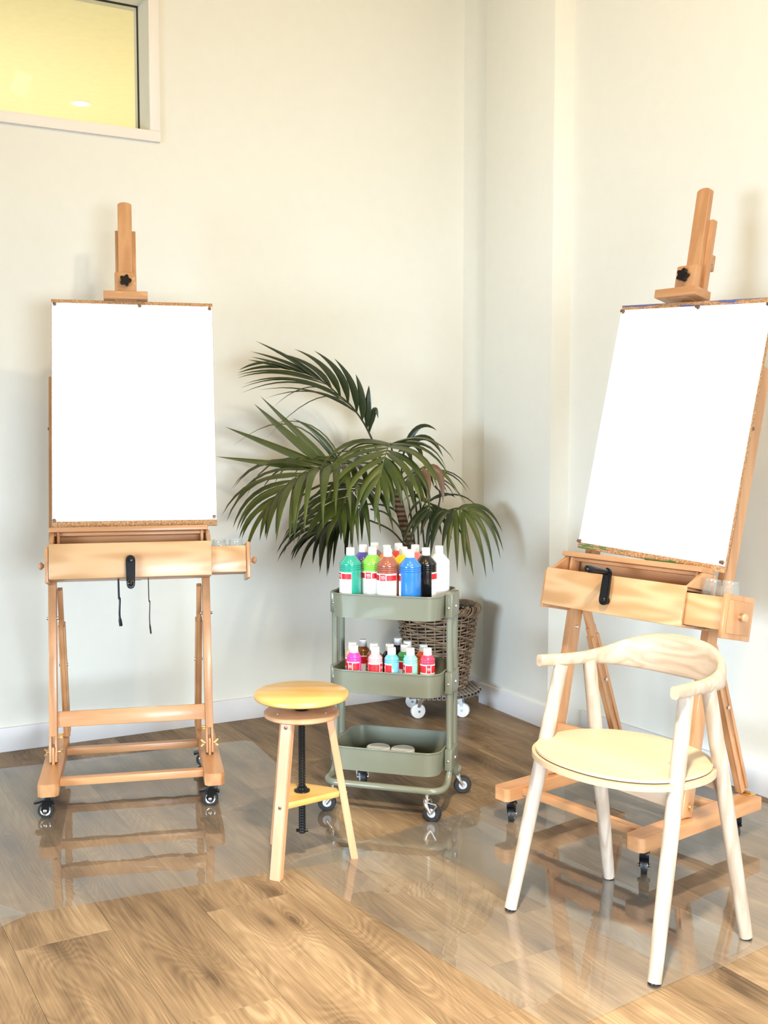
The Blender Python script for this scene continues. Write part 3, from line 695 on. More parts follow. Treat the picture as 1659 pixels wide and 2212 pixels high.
# ================================================================== TROLLEY
CX, CY, CYAW = 0.036, 3.729, R_(-17)
tr = thing('utility_trolley', 'sage green metal three-tier trolley holding paint bottles', 'trolley', (CX, CY, 0), CYAW)
tr.location.z = 0.0
HX, HY = 0.192, 0.140
def rr(hx, hy, r, n=8): return rounded(-hx, hx, -hy, hy, r, n)
def tray(zr, depth):
    b = nb(); o = rr(HX, HY, 0.052); i = rr(HX-0.002, HY-0.002, 0.050); bo = rr(HX-0.006, HY-0.006, 0.047); bi = rr(HX-0.008, HY-0.008, 0.045)
    zb = zr-depth; n = len(o)
    R1 = [b.verts.new((x, y, zr)) for x, y in o]; R2 = [b.verts.new((x, y, zr)) for x, y in i]
    R3 = [b.verts.new((x, y, zb)) for x, y in bo]; R4 = [b.verts.new((x, y, zb+0.002)) for x, y in bi]
    for k in range(n):
        j = (k+1) % n
        b.faces.new((R3[k], R3[j], R1[j], R1[k])); b.faces.new((R2[k], R2[j], R4[j], R4[k])); b.faces.new((R1[k], R1[j], R2[j], R2[k]))
    b.faces.new(R3[::-1]); b.faces.new(R4)
    t = obj('tray', b, M['cart'], tr, 40)
    b = nb(); add_tube(b, [(x, y, zr) for x, y in rr(HX, HY, 0.052)], 0.0028, 8, closed=True, up=(0, 0, 1)); obj('rolled_rim', b, M['cart'], t, 60)
    for s in (-1, 1):
        b = nb(); add_box(b, min(s*(HX+0.0005), s*(HX+0.026)), max(s*(HX+0.0005), s*(HX+0.026)), -0.052, 0.052, zr-0.080, zr+(0.003 if zr > 0.7 and s > 0 else -0.005), None, 0.004, 2)
        pl = obj('post_bracket', b, M['cart'], t)
        b = nb()
        add_lathe(b, [(0.006, 0), (0.005, 0.003), (0.002, 0.004)], 12, T(s*(HX+0.026), 0, zr-0.045) @ RY(s*PI/2)); add_lathe(b, [(0.005, 0), (0.004, 0.003), (0.002, 0.004)], 12, T(s*(HX+0.013), -0.052, zr-0.045) @ RX(PI/2))
        obj('screw', b, M['steel'], pl)
for zr, dp in ((0.747, 0.080), (0.487, 0.078), (0.222, 0.080)): tray(zr, dp)
for s in (-1, 1):
    X = HX+0.0135; pts = []
    def arc(c, r, a0, a1, pl, n=6): return [pl(c, r, a0+(a1-a0)*k/n) for k in range(n+1)]
    y0 = s*0.035; yf = s*0.150; zb = 0.100; r = 0.045
    side = [(X, y0, 0.742), (X, y0, zb+r)]
    side += [(X, y0+s*r*(1-math.cos(t)), zb+r-r*math.sin(t)) for t in [PI/2*k/6 for k in range(1, 7)]]
    rc = 0.045
    side += [(X-rc+rc*math.cos(t), yf-s*rc+s*rc*math.sin(t), zb) for t in [PI/2*k/6 for k in range(0, 7)]]
    full_ = side+[(-x, y, z) for x, y, z in side[::-1]]
    b = nb(); add_tube(b, full_, 0.0115, 14); obj('tube_frame', b, M['cart'], tr, 60)
def cart_caster(x, y, face, brake):
    c_ = nb(); m = T(x, y, 0) @ RZ(face)
    add_lathe(c_, [(0.008, 0.070), (0.013, 0.072), (0.013, 0.078), (0.007, 0.080), (0.007, 0.090)], 16, m)
    for s in (-1, 1):
        P = catmull([(0.0, s*0.010, 0.070), (0.004, s*0.0165, 0.058), (0.014, s*0.0175, 0.042), (0.022, s*0.0175, 0.032)], 4)
        add_tube(c_, [m @ p for p in P], [0.010, 0.010, 0.0095, 0.009, 0.0085, 0.008, 0.0075, 0.007, 0.0065, 0.006, 0.006, 0.006, 0.006][:len(P)], 8)
    o = obj('caster', c_, M['steel'], tr, 50)
    b = nb(); mw = T(x, y, 0.032) @ RZ(face) @ T(0.020, 0, 0) @ RX(PI/2)
    add_lathe(b, [(0.014, -0.011), (0.028, -0.011), (0.031, -0.007), (0.032, 0.0), (0.031, 0.007), (0.028, 0.011), (0.014, 0.011)], 32, mw); obj('wheel', b, M['rubber'], o, 40)
    b = nb(); add_lathe(b, [(0.015, -0.012), (0.015, 0.012)], 20, mw); obj('hub', b, M['grey_plastic'], o, 40)
    b = nb(); add_lathe(b, [(0.004, -0.022), (0.004, 0.022)], 12, mw); obj('axle', b, M['steel'], o)
    if brake:
        b = nb(); P = [m @ Vector(p) for p in ((0.006, -0.014, 0.068), (0.040, -0.020, 0.066), (0.044, -0.022, 0.062), (0.026, -0.022, 0.034))]
        add_tube(b, P, 0.003, 8); obj('brake_lever', b, M['steel'], o)
cart_caster(0.158, -0.150, R_(-10), True); cart_caster(0.190, 0.150, R_(20), False); cart_caster(-0.175, -0.150, R_(200), True); cart_caster(-0.170, 0.150, R_(-60), False)

# ------------------------------------------------------------------ paint bottles
def strip(bm, r, a0, a1, z0, z1, n=None, th=0.0):
    n = n or max(1, int(abs(a1-a0)/R_(8)))
    lo = []; hi = []
    for i in range(n+1):
        a = a0+(a1-a0)*i/n; c, s_ = math.cos(a), math.sin(a)
        lo.append(bm.verts.new((r*c, r*s_, z0))); hi.append(bm.verts.new((r*c, r*s_, z1)))
    for i in range(n): bm.faces.new((lo[i], lo[i+1], hi[i+1], hi[i]))
# angles: label seen from -y ; u = degrees to the right of the viewing direction
def A(u): return R_(-90+u)
def bottle_meshes(R, H, cap_h, cap_r, kind):
    prof = [(0.004, 0.0), (R-0.004, 0.0), (R, 0.004)]
    if kind == 'big':
        zs = H-0.052
        prof += [(R, zs-0.0225), (R-0.0018, zs-0.021), (R, zs-0.0195), (R, zs-0.0155), (R-0.0018, zs-0.014), (R, zs-0.0125), (R, zs-0.0085), (R-0.0018, zs-0.007), (R, zs-0.0055), (R, zs-0.001), (R-0.002, zs+0.003), (0.018, H-cap_h-0.003), (0.0145, H-cap_h), (0.013, H-cap_h+0.003)]
    else:
        zs = H-cap_h-0.014
        prof += [(R, zs-0.0135), (R-0.0018, zs-0.0115), (R, zs-0.0095), (R, zs-0.007), (R-0.002, zs-0.005), (R, zs-0.003), (R, zs), (R-0.003, zs+0.005), (R-0.008, zs+0.011), (0.0145, H-cap_h-0.001), (0.013, H-cap_h+0.003)]
    b = nb(); add_lathe(b, prof, 36); body = mesh_of('bottle_body', b, 45)
    b = nb(); z = H-cap_h
    add_lathe(b, [(cap_r, z), (cap_r+0.0004, z+0.001), (cap_r-0.0004, H-0.0015), (cap_r-0.0015, H), (0.001, H)], 28); cap = mesh_of('cap', b, 45); cap.materials.append(M['white_plastic'])
    k = 1.0 if kind == 'big' else 0.75
    zt = zs-0.029 if kind == 'big' else zs-0.0155
    rr_ = R+0.0003; zb = 0.016 if kind == 'big' else 0.012
    b = nb(); strip(b, rr_, A(-118), A(76), zb, zt); lab = mesh_of('label', b, 45); lab.materials.append(M['label_white'])
    b = nb(); bz1 = zt-0.005*k; bz0 = bz1-(0.0185*k if kind == 'big' else 0.024)
    strip(b, rr_+0.0002, A(-118), A(-21), bz0, bz1); strip(b, rr_+0.0002, A(20), A(75), bz0, bz1)
    strip(b, rr_+0.0002, A(-16), A(15), bz0-0.001, bz1+0.002)
    band = mesh_of('red_band', b, 45); band.materials.append(M['label_red'])
    b = nb(); zc = (bz0+bz1)/2; rng = random.Random(3)
    for rw in (0.0035, -0.0015):      # two small rows of white lettering in the red square (unreadable in the photograph)
        u = -11
        while u < 10:
            w_ = rng.uniform(2.2, 3.6); strip(b, rr_+0.0004, A(u), A(u+w_), zc+rw*k, zc+(rw+rng.uniform(0.0018, 0.003))*k, 1); u += w_+0.9
    strip(b, rr_+0.0004, A(-9), A(9), zc-0.006*k, zc-0.0052*k, 2)
    logo = mesh_of('emblem', b, None); logo.materials.append(M['label_white'])
    b = nb(); z = bz0-0.008*k
    strip(b, rr_+0.0004, A(-14), A(2), z-0.0016*k, z, 2); z -= 0.008*k
    while z > zb+0.004:
        strip(b, rr_+0.0004, A(-16), A(-16+rng.uniform(38, 56)), z-0.0005, z, 5); z -= 0.0055*k
    u = 58
    while u < 70:
        w_ = rng.choice((0.5, 0.9, 1.4)); strip(b, rr_+0.0004, A(u), A(u+w_), zb+0.010*k, zb+0.032*k, 1); u += w_+0.7
    ink = mesh_of('print', b, None); ink.materials.append(M['ink'])
    return dict(body=body, cap=cap, label=lab, red_band=band, emblem=logo, print_=ink)
BIG = bottle_meshes(0.0375, 0.231, 0.026, 0.0143, 'big')
SML = bottle_meshes(0.0248, 0.156, 0.0235, 0.0140, 'small')
def bottle(meshes, col, label, lx, ly, z, turn, group, tone=None):
    t = thing('paint_bottle', label, 'bottle', (0, 0, 0), 0, group)
    c, s_ = math.cos(CYAW), math.sin(CYAW)
    x, y = CX+c*lx-s_*ly, CY+s_*lx+c*ly
    t.location = (x, y, z)
    view = math.atan2(y, x)-PI/2
    t.rotation_euler = (0, 0, view+R_(turn))
    me = meshes['body'].copy(); me.materials.clear(); me.materials.append(paintmat('paint_'+label.split()[0], col))
    o = bpy.data.objects.new('bottle_body', me); C.objects.link(o); o.parent = t
    o = bpy.data.objects.new('cap', meshes['cap']); C.objects.link(o); o.parent = t
    lb = bpy.data.objects.new('label', meshes['label']); C.objects.link(lb); lb.parent = t
    for nm in ('red_band', 'emblem', 'print_'):
        o = bpy.data.objects.new(nm.rstrip('_') if nm != 'print_' else 'small_print', meshes[nm]); C.objects.link(o); o.parent = lb
    return t
GB = 'large paint bottles in the top trolley tray'; GS = 'small paint bottles in the middle trolley tray'
ZB = 0.6692
for nm, col, x, y, turn in (
    ('teal green large paint bottle, front left in the top tray', (0.03, 0.36, 0.25), -0.130, -0.090, -70),
    ('lime green large paint bottle in the top tray, second from left', (0.24, 0.55, 0.07), -0.064, -0.049, -22),
    ('brown large paint bottle with full label at the front of the top tray', (0.34, 0.10, 0.06), 0.003, -0.090, -26),
    ('bright blue large paint bottle at the front of the top tray', (0.035, 0.20, 0.55), 0.082, -0.092, -130),
    ('violet large paint bottle behind the teal and lime ones', (0.08, 0.07, 0.36), -0.118, 0.014, 60),
    ('orange large paint bottle behind the lime and brown ones', (0.90, 0.28, 0.02), -0.034, 0.021, 80),
    ('yellow large paint bottle between the brown and blue ones', (0.92, 0.72, 0.02), 0.037, -0.018, 90),
    ('black large paint bottle between the blue and white ones', (0.006, 0.006, 0.007), 0.117, -0.020, 150),
    ('mauve large paint bottle, rear left in the top tray', (0.22, 0.12, 0.22), -0.100, 0.090, 60),
    ('red large paint bottle at the rear behind the brown one', (0.75, 0.06, 0.05), -0.013, 0.094, 60),
    ('pink large paint bottle at the rear behind the blue one', (0.85, 0.22, 0.25), 0.057, 0.062, 60),
    ('white large paint bottle, rightmost in the top tray', (0.88, 0.88, 0.88), 0.145, 0.052, -88)):
    bottle(BIG, col, nm, x, y, ZB, turn, GB)
ZS = 0.4112
for nm, col, x, y, turn in (
    ('magenta small paint bottle, front left in the middle tray', (0.75, 0.06, 0.38), -0.112, -0.106, -30),
    ('light pink small paint bottle at the front of the middle tray', (0.88, 0.42, 0.42), -0.036, -0.106, 55),
    ('sky blue small paint bottle at the front of the middle tray', (0.16, 0.48, 0.72), 0.020, -0.100, -75),
    ('mint green small paint bottle at the front of the middle tray', (0.28, 0.70, 0.52), 0.083, -0.090, -60),
    ('rose red small paint bottle, front right in the middle tray', (0.85, 0.06, 0.13), 0.139, -0.076, 10),
    ('peach small paint bottle behind the magenta one', (0.90, 0.45, 0.28), -0.136, -0.052, 10),
    ('ochre brown small paint bottle at the rear left of the middle tray', (0.24, 0.09, 0.02), -0.116, 0.004, 100),
    ('copper brown small paint bottle behind the light pink one', (0.28, 0.09, 0.05), -0.058, -0.052, -60),
    ('black small paint bottle behind the sky blue one', (0.008, 0.008, 0.01), -0.004, -0.044, 120),
    ('dark grey small paint bottle, furthest back in the middle tray', (0.05, 0.05, 0.06), -0.006, 0.066, 120),
    ('leaf green small paint bottle between the sky blue and mint ones', (0.07, 0.35, 0.10), 0.048, -0.040, 10),
    ('amber small paint bottle behind the leaf green one', (0.55, 0.20, 0.06), 0.040, 0.024, 30),
    ('orange small paint bottle behind the rose red one', (0.80, 0.11, 0.03), 0.110, -0.020, 130)):
    bottle(SML, col, nm, x, y, ZS, turn, GS)
for i, (x, y, nm) in enumerate(((-0.080, 0.070, 'left'), (0.010, 0.072, 'right'))):
    b = nb(); add_lathe(b, [(0.01, 0), (0.040, 0), (0.043, 0.008), (0.043, 0.022), (0.040, 0.026), (0.036, 0.023), (0.01, 0.023)], 36)
    o = obj('white_dish', b, M['white_plastic'], None, 40); c, s_ = math.cos(CYAW), math.sin(CYAW)
    o.location = (CX+c*x-s_*y, CY+s_*x+c*y, 0.1442)
    b = nb()
    tag(o, 'round white plastic dish in the bottom tray, the %s one' % nm, 'dish', 'white dishes in the bottom trolley tray')

# ================================================================== BASKET, DOLLY, PALM
BX, BY = 0.245, 4.93
dy = thing('plant_dolly', 'slatted grey plant dolly with white wheels under the wicker basket', 'plant dolly', (BX, BY, 0))
DZ = 0.105
for k in range(-9, 10):
    x = k*0.0205; h = math.sqrt(max(0.0, 0.196**2-x*x))
    if h < 0.03: continue
    b = nb(); add_box(b, x-0.0082, x+0.0082, -h, h, DZ, DZ+0.020, RZ(R_(12)), 0.001)
    s = obj('slat', b, M['composite'], dy)
    b = nb(); add_box(b, x-0.005, x+0.005, -h-0.0006, -h+0.001, DZ+0.005, DZ+0.015, RZ(R_(12))); obj('slat_hollow', b, M['hole'], s, None)
b = nb(); add_box(b, -0.15, 0.15, -0.09, -0.07, DZ-0.014, DZ-0.0005, RZ(R_(12))); add_box(b, -0.15, 0.15, 0.07, 0.09, DZ-0.014, DZ-0.0005, RZ(R_(12)))
obj('cross_beam', b, M['composite'], dy)
for a, f in ((-130, 200), (-38, -20), (50, 40), (142, 170)):
    x, y = 0.125*math.cos(R_(a)), 0.125*math.sin(R_(a)); fc = R_(f)
    b = nb(); m = T(x, y, 0) @ RZ(fc)
    add_box(b, -0.02, 0.02, -0.018, 0.018, DZ-0.017, DZ-0.0145, m, 0.001)
    for s in (-1, 1): add_prism(b, [(-0.014, 0.055), (0.014, 0.055), (0.020, 0.02), (0.008, 0.018)], s*0.014-0.001, s*0.014+0.001, m @ T(0, 0, DZ-0.072) @ RX(PI/2))
    c = obj('caster', b, M['steel'], dy)
    b = nb(); mw = T(x, y, 0.034) @ RZ(fc) @ T(0.012, 0, 0) @ RX(PI/2)
    add_lathe(b, [(0.006, -0.010), (0.028, -0.011), (0.0325, -0.009), (0.034, -0.004), (0.034, 0.004), (0.0325, 0.009), (0.028, 0.011), (0.006, 0.010)], 28, mw); obj('wheel', b, M['white_plastic'], c, 40)
    b = nb(); add_lathe(b, [(0.005, -0.018), (0.005, 0.018)], 10, mw); obj('axle', b, M['steel'], c)
BZ = DZ+0.021; BH = 0.375; R0, R1 = 0.128, 0.182
bk = thing('wicker_basket', 'brown woven wicker basket holding the palm in the corner', 'basket', (BX, BY, BZ))
def brad(z): return R0+(R1-R0)*(z/BH)**0.85
NS = 26
b = nb()
for i in range(NS):
    a = 2*PI*i/NS; P = [((brad(z))*math.cos(a), (brad(z))*math.sin(a), z) for z in [BH*k/8 for k in range(9)]]
    add_tube(b, P, 0.0035, 6)
o = obj('stake', b, M['wicker'], bk, 60); o['kind'] = 'stuff'
b = nb(); rows = 27; rng = random.Random(8)
for r_ in range(rows):
    z = 0.008+(BH-0.05)*r_/(rows-1); N = NS*4; ph = (r_ % 2)*PI
    j = rng.uniform(-0.0012, 0.0012); P = []
    for i in range(N):
        a = 2*PI*i/N; wv = math.cos(NS*a/2+ph)
        P.append(((brad(z)+0.0068*wv)*math.cos(a), (brad(z)+0.0068*wv)*math.sin(a), z+j+0.0028*math.sin(NS*a/2*0.5+r_*1.3)))
    add_tube(b, P, 0.0046, 6, closed=True, up=(0, 0, 1))
o = obj('woven_willow', b, M['wicker'], bk, 60); o['kind'] = 'stuff'
b = nb()
for q in range(7):
    P = []; rr0 = random.Random(q).uniform(0.010, 0.0145)
    for i in range(220):
        a = 2*PI*i/220; tw = a*11+q*2*PI/7+0.5*math.sin(3*a+q)
        P.append(((brad(BH)+0.002+rr0*math.cos(tw))*math.cos(a), (brad(BH)+0.002+rr0*math.cos(tw))*math.sin(a), BH-0.014+rr0*1.25*math.sin(tw)))
    add_tube(b, P, 0.0040, 6, closed=True, up=(0, 0, 1))
obj('braided_rim', b, M['wicker'], bk, 60)
b = nb(); add_lathe(b, [(0.01, 0.004), (R0-0.009, 0.004), (R1-0.020, BH-0.03), (R1-0.03, BH-0.03), (R0-0.02, 0.02), (0.01, 0.02)], 32)
obj('liner', b, M['hole'], bk)

pm = thing('kentia_palm', 'green palm with long arching fronds growing from the wicker basket', 'plant', (BX, BY, BZ+0.022))
OFF = Vector((BX, BY, BZ+0.022))
b = nb(); add_lathe(b, [(0.01, 0.0), (R0-0.025, 0.0), (R1-0.036, BH-0.075), (0.01, BH-0.065)], 28); obj('root_ball', b, M['soil'], pm)
b = nb(); P = catmull([Vector(p)-OFF for p in ((0.205, 4.93, 0.43), (0.165, 4.92, 0.60), (0.115, 4.91, 0.78), (0.075, 4.90, 0.93), (0.055, 4.89, 1.03))], 5)
add_tube(b, P, [0.024-0.004*i/len(P) for i in range(len(P))], 14); obj('trunk', b, M['trunk'], pm, 50)

WALLS = [(LA, Vector((-math.sin(LANG), math.cos(LANG), 0))), (CA, Vector((-math.sin(CANG), math.cos(CANG), 0)))]
def link_leaf(b, mat, parent):
    for v in b.verts:                       # leaves bend along a wall instead of passing through it
        for A0, nn in WALLS:
            dd = (v.co+OFF-A0).dot(nn)+0.012
            if dd > 0: v.co -= nn*dd
    me = bpy.data.meshes.new('leaflet'); b.to_mesh(me); b.free()
    for q in me.polygons: q.use_smooth = True
    me.materials.append(mat)
    o = bpy.data.objects.new('leaflet', me); C.objects.link(o); o.parent = parent
def leaflet(parent, base, d0, L, W, droop, mat, rng, nrm):
    n = 8; p = Vector(base); d = Vector(d0).normalized(); b = nb(); rows_ = []
    side0 = None
    for i in range(n+1):
        t = i/n
        side = d.cross(nrm)
        if side.length < 0.05: side = d.cross(Vector((1, 0, 0)))
        side.normalize()
        if side0 is not None and side.dot(side0) < 0: side = -side
        side0 = side
        wd = W*max(0.05, (min(1, t*5+0.25))*(1-t**2.2)) if i < n else 0.0004
        up = side.cross(d).normalized()
        fold = 0.25*wd
        rows_.append([b.verts.new(p-side*wd/2-up*fold), b.verts.new(p), b.verts.new(p+side*wd/2-up*fold)])
        p = p+d*(L/n)
        g = droop*(0.35+1.3*t)/n
        d = (d+Vector((0, 0, -1))*g).normalized()
    for i in range(n):
        for k in range(2): b.faces.new((rows_[i][k], rows_[i][k+1], rows_[i+1][k+1], rows_[i+1][k]))
    link_leaf(b, mat, parent)
def leaf_to(parent, a, c, t, W, mat):
    n = 10; b = nb(); rows_ = []
    for i in range(n+1):
        k = i/n; p = a*(1-k)**2+c*2*k*(1-k)+t*k*k; d = ((c-a)*(1-k)+(t-c)*k).normalized()
        side = d.cross(Vector((-0.15, -0.85, 0.5))); side.normalize(); up = side.cross(d).normalized()
        wd = W*min(1, k*3.5+0.2)*(1-k**2.4) if i < n else 0.0004; fold = 0.22*wd
        rows_.append([b.verts.new(p-side*wd/2-up*fold), b.verts.new(p), b.verts.new(p+side*wd/2-up*fold)])
    for i in range(n):
        for k in range(2): b.faces.new((rows_[i][k], rows_[i][k+1], rows_[i+1][k+1], rows_[i+1][k]))
    link_leaf(b, mat, parent)
def frond(path, start, npair, L, W, droop, mat='leaf', ang=(62, 22), seed=0, lprof=None, nrm=(0, 0, 1), stem=None, sides=(1, -1), tipleaf=True):
    rng = random.Random(seed); P = catmull([Vector(p)-OFF for p in path], 8)
    # arc length
    s = [0]
    for i in range(1, len(P)): s.append(s[-1]+(P[i]-P[i-1]).length)
    tot = s[-1]
    b = nb(); add_tube(b, P, [0.0058*(1-0.75*x/tot) for x in s], 7)
    fr = obj('frond', b, M[stem or ('rachis' if mat != 'leaf_dark' else 'stem_dark')], pm, 60)
    def at(u):
        for i in range(1, len(P)):
            if s[i] >= u: f = (u-s[i-1])/max(1e-6, s[i]-s[i-1]); return P[i-1].lerp(P[i], f), (P[i]-P[i-1]).normalized()
        return P[-1], (P[-1]-P[-2]).normalized()
    u0 = start*tot; N = Vector(nrm).normalized()
    for k in range(npair):
        t = (k+0.3)/npair
        for sd in sides:
            u = u0+(tot-u0)*min(1, max(0, t+rng.uniform(-0.25, 0.25)/npair+sd*0.15/npair)); p, tg = at(u)
            sv = tg.cross(N).normalized(); nn = sv.cross(tg)
            a = R_(ang[0]+(ang[1]-ang[0])*t+rng.uniform(-5, 5))
            d = tg*math.cos(a)+sv*sd*math.sin(a)+nn*rng.uniform(0.12, 0.30)
            lp_ = (lprof(t) if lprof else (0.72+0.55*math.sin(PI*min(1, t*1.1)))*(1-0.25*t))
            leaflet(fr, p, d, L*lp_*rng.uniform(0.92, 1.08), W*rng.uniform(0.88, 1.1), droop*rng.uniform(0.85, 1.2), M[mat], rng, nn)
    if tipleaf:
        p, tg = at(tot); leaflet(fr, p, tg, L*0.6, W*0.8, droop, M[mat], rng, N)
    return fr
# PALM_FRONDS
frond([(0.074, 4.900, 1.025), (0.032, 4.840, 1.132), (-0.079, 4.700, 1.156), (-0.195, 4.600, 1.154), (-0.315, 4.500, 1.132), (-0.404, 4.420, 1.071), (-0.466, 4.380, 0.998)], 0.42, 15, 0.38, 0.035, 2.4, 'leaf', (60, 24), 3, nrm=(0.0, -0.3, 1))
frond([(0.064, 4.900, 1.046), (0.042, 4.840, 1.152), (0.033, 4.740, 1.220), (0.025, 4.640, 1.241), (0.005, 4.520, 1.191), (-0.014, 4.460, 1.107)], 0.44, 12, 0.34, 0.036, 2.2, 'leaf', (72, 26), 4, nrm=(0.0, -0.25, 1))
frond([(0.068, 4.900, 0.983), (0.032, 4.840, 1.049), (-0.049, 4.740, 1.075), (-0.127, 4.620, 1.041), (-0.183, 4.540, 0.968)], 0.48, 12, 0.32, 0.032, 2.4, 'leaf', (64, 26), 5, nrm=(0.0, -0.3, 1))
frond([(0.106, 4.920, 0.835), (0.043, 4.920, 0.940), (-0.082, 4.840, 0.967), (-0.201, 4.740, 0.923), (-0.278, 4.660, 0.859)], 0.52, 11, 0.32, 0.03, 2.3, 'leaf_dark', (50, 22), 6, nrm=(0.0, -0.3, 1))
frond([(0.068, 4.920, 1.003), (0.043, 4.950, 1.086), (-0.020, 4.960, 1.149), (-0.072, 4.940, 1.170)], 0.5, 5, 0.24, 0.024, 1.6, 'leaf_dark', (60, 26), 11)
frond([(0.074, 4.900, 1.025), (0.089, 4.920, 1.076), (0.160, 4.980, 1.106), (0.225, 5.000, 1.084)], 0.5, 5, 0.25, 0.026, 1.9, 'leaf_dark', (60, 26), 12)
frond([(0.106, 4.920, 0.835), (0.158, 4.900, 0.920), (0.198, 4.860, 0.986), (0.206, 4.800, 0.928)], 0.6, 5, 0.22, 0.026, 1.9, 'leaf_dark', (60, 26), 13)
def bare_stem(path):
    b = nb(); add_tube(b, catmull([Vector(p)-OFF for p in path], 6), 0.0042, 7); obj('leaf_stalk', b, M['stem_dark'], pm, 60)
bare_stem([(0.149, 4.920, 0.697), (0.127, 4.900, 0.878), (0.105, 4.880, 1.005)])
bare_stem([(0.159, 4.920, 0.697), (0.154, 4.920, 0.856), (0.137, 4.900, 1.025)])
bare_stem([(0.191, 4.920, 0.697), (0.173, 4.920, 0.877), (0.158, 4.900, 1.015)])
bare_stem([(0.144, 4.900, 0.699), (0.084, 4.860, 0.840), (0.011, 4.820, 0.927), (-0.060, 4.800, 0.949)])
bare_stem([(0.179, 4.900, 0.699), (0.257, 5.000, 0.977), (0.233, 4.950, 1.043)])
bare_stem([(0.144, 4.900, 0.699), (0.043, 4.950, 0.832), (-0.083, 4.900, 0.899)])
def explicit_frond(path, mat, leaves):
    P = catmull([Vector(p)-OFF for p in path], 6); b = nb(); add_tube(b, P, [0.0052*(1-0.6*i/len(P)) for i in range(len(P))], 7)
    fr = obj('frond', b, M['stem_dark' if mat == 'leaf_dark' else 'rachis'], pm, 60)
    for a, c, t, w_ in leaves: leaf_to(fr, Vector(a)-OFF, Vector(c)-OFF, Vector(t)-OFF, w_, M[mat])
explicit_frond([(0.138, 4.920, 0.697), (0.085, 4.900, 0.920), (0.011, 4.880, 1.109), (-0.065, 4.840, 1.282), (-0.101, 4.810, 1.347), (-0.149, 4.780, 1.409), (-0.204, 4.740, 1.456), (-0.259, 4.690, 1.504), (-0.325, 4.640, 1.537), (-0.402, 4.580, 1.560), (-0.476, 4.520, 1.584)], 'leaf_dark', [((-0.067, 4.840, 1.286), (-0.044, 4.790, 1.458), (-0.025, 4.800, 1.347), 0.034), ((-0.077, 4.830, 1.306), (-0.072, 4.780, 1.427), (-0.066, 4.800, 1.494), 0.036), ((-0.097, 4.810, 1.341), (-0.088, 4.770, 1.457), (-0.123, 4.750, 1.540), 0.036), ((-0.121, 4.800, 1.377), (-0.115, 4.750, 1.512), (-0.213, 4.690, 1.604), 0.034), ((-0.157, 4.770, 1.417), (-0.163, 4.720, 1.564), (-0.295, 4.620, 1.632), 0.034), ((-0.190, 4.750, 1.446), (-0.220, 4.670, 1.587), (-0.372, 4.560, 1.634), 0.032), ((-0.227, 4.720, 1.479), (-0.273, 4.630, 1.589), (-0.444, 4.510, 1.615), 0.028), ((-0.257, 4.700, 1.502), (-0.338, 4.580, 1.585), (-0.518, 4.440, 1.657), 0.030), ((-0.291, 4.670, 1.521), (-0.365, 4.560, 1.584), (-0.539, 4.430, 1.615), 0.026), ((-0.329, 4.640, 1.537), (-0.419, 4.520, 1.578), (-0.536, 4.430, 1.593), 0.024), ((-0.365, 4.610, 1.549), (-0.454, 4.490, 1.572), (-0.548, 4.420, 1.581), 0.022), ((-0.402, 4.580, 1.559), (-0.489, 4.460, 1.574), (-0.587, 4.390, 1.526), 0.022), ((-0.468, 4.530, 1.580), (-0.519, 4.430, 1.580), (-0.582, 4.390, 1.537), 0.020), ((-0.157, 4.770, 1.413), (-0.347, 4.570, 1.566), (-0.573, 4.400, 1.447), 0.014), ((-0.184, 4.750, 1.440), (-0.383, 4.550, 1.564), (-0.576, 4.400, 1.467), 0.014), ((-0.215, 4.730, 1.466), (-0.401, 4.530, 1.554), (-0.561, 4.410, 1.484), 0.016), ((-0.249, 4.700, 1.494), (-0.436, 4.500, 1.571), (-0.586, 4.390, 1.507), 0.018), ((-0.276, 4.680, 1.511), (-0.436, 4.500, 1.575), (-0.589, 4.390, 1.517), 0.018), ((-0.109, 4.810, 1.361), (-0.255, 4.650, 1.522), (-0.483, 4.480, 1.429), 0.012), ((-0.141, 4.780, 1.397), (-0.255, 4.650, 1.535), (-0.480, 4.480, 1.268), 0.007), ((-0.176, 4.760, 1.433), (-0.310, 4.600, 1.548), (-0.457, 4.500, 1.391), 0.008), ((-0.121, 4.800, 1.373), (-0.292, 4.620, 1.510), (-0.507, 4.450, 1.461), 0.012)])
explicit_frond([(0.074, 4.900, 1.025), (0.043, 4.880, 1.089), (-0.068, 4.800, 1.094), (-0.179, 4.700, 1.133), (-0.256, 4.640, 1.146)], 'leaf', [((-0.213, 4.660, 1.138), (-0.350, 4.600, 1.277), (-0.512, 4.520, 1.439), 0.034), ((-0.240, 4.650, 1.144), (-0.386, 4.560, 1.267), (-0.535, 4.500, 1.406), 0.044), ((-0.256, 4.640, 1.143), (-0.444, 4.550, 1.229), (-0.651, 4.480, 1.311), 0.040), ((-0.267, 4.640, 1.135), (-0.461, 4.530, 1.162), (-0.689, 4.460, 1.190), 0.036), ((-0.188, 4.680, 1.137), (-0.256, 4.660, 1.296), (-0.387, 4.620, 1.347), 0.028), ((-0.202, 4.680, 1.141), (-0.377, 4.700, 1.455), (-0.634, 4.600, 1.234), 0.008), ((-0.169, 4.700, 1.133), (-0.279, 4.720, 1.416), (-0.528, 4.620, 1.306), 0.008)])
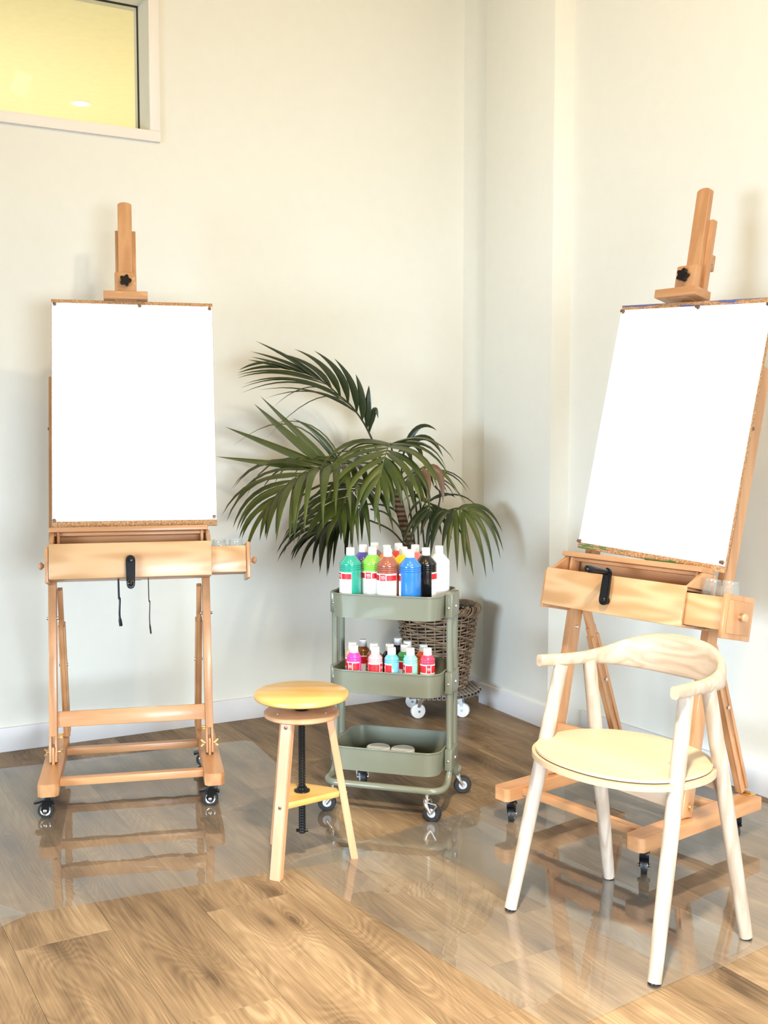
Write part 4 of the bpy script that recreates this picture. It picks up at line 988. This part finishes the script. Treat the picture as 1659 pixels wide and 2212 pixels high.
explicit_frond([(0.074, 4.900, 1.025), (0.080, 4.880, 1.130), (0.088, 4.880, 1.203)], 'leaf_dark', [((0.084, 4.880, 1.182), (0.135, 4.860, 1.378), (0.234, 4.820, 1.296), 0.032), ((0.080, 4.880, 1.203), (0.186, 4.840, 1.347), (0.262, 4.800, 1.178), 0.036), ((0.067, 4.860, 1.209), (0.154, 4.800, 1.296), (0.172, 4.740, 1.149), 0.034), ((0.063, 4.860, 1.203), (0.113, 4.780, 1.255), (0.121, 4.700, 1.137), 0.032)])
explicit_frond([(0.074, 4.900, 1.025), (0.115, 4.880, 1.089), (0.156, 4.860, 1.123)], 'leaf', [((0.156, 4.860, 1.123), (0.247, 4.820, 1.184), (0.346, 4.760, 0.986), 0.022), ((0.136, 4.870, 1.110), (0.175, 4.820, 1.122), (0.205, 4.740, 0.929), 0.032), ((0.121, 4.860, 1.100), (0.144, 4.800, 1.092), (0.185, 4.700, 0.960), 0.034), ((0.104, 4.860, 1.085), (0.113, 4.780, 1.073), (0.133, 4.700, 0.956), 0.032)])
explicit_frond([(0.080, 4.880, 1.030), (0.145, 4.840, 1.107), (0.181, 4.820, 1.136)], 'leaf_brown', [((0.181, 4.820, 1.136), (0.262, 4.800, 1.153), (0.260, 4.780, 0.975), 0.050), ((0.169, 4.820, 1.132), (0.209, 4.780, 1.093), (0.187, 4.740, 0.982), 0.034)])
explicit_frond([(0.138, 4.920, 0.697), (0.179, 4.880, 0.765), (0.239, 4.840, 0.884), (0.278, 4.800, 0.936), (0.316, 4.760, 0.956), (0.347, 4.720, 0.955)], 'leaf_dark', [((0.287, 4.790, 0.943), (0.195, 4.780, 0.971), (0.182, 4.740, 0.754), 0.034), ((0.295, 4.780, 0.948), (0.214, 4.750, 0.932), (0.202, 4.700, 0.742), 0.036), ((0.306, 4.770, 0.953), (0.262, 4.700, 0.896), (0.249, 4.640, 0.781), 0.030)])
explicit_frond([(0.316, 4.765, 0.951), (0.347, 4.720, 0.955), (0.365, 4.690, 0.949)], 'leaf', [((0.316, 4.760, 0.952), (0.310, 4.660, 0.879), (0.314, 4.620, 0.688), 0.028), ((0.329, 4.740, 0.953), (0.348, 4.640, 0.861), (0.382, 4.600, 0.669), 0.030), ((0.340, 4.730, 0.954), (0.407, 4.640, 0.901), (0.435, 4.600, 0.669), 0.030), ((0.347, 4.720, 0.955), (0.439, 4.660, 0.939), (0.468, 4.620, 0.688), 0.028), ((0.355, 4.710, 0.953), (0.464, 4.680, 0.962), (0.502, 4.660, 0.743), 0.026), ((0.351, 4.720, 0.955), (0.464, 4.720, 0.985), (0.522, 4.720, 0.768), 0.024), ((0.335, 4.740, 0.955), (0.449, 4.780, 1.016), (0.526, 4.800, 0.846), 0.022), ((0.322, 4.760, 0.954), (0.390, 4.800, 0.994), (0.478, 4.860, 0.924), 0.020), ((0.343, 4.720, 0.953), (0.337, 4.620, 0.843), (0.346, 4.580, 0.719), 0.026), ((0.310, 4.765, 0.949), (0.271, 4.680, 0.857), (0.276, 4.660, 0.729), 0.026)])
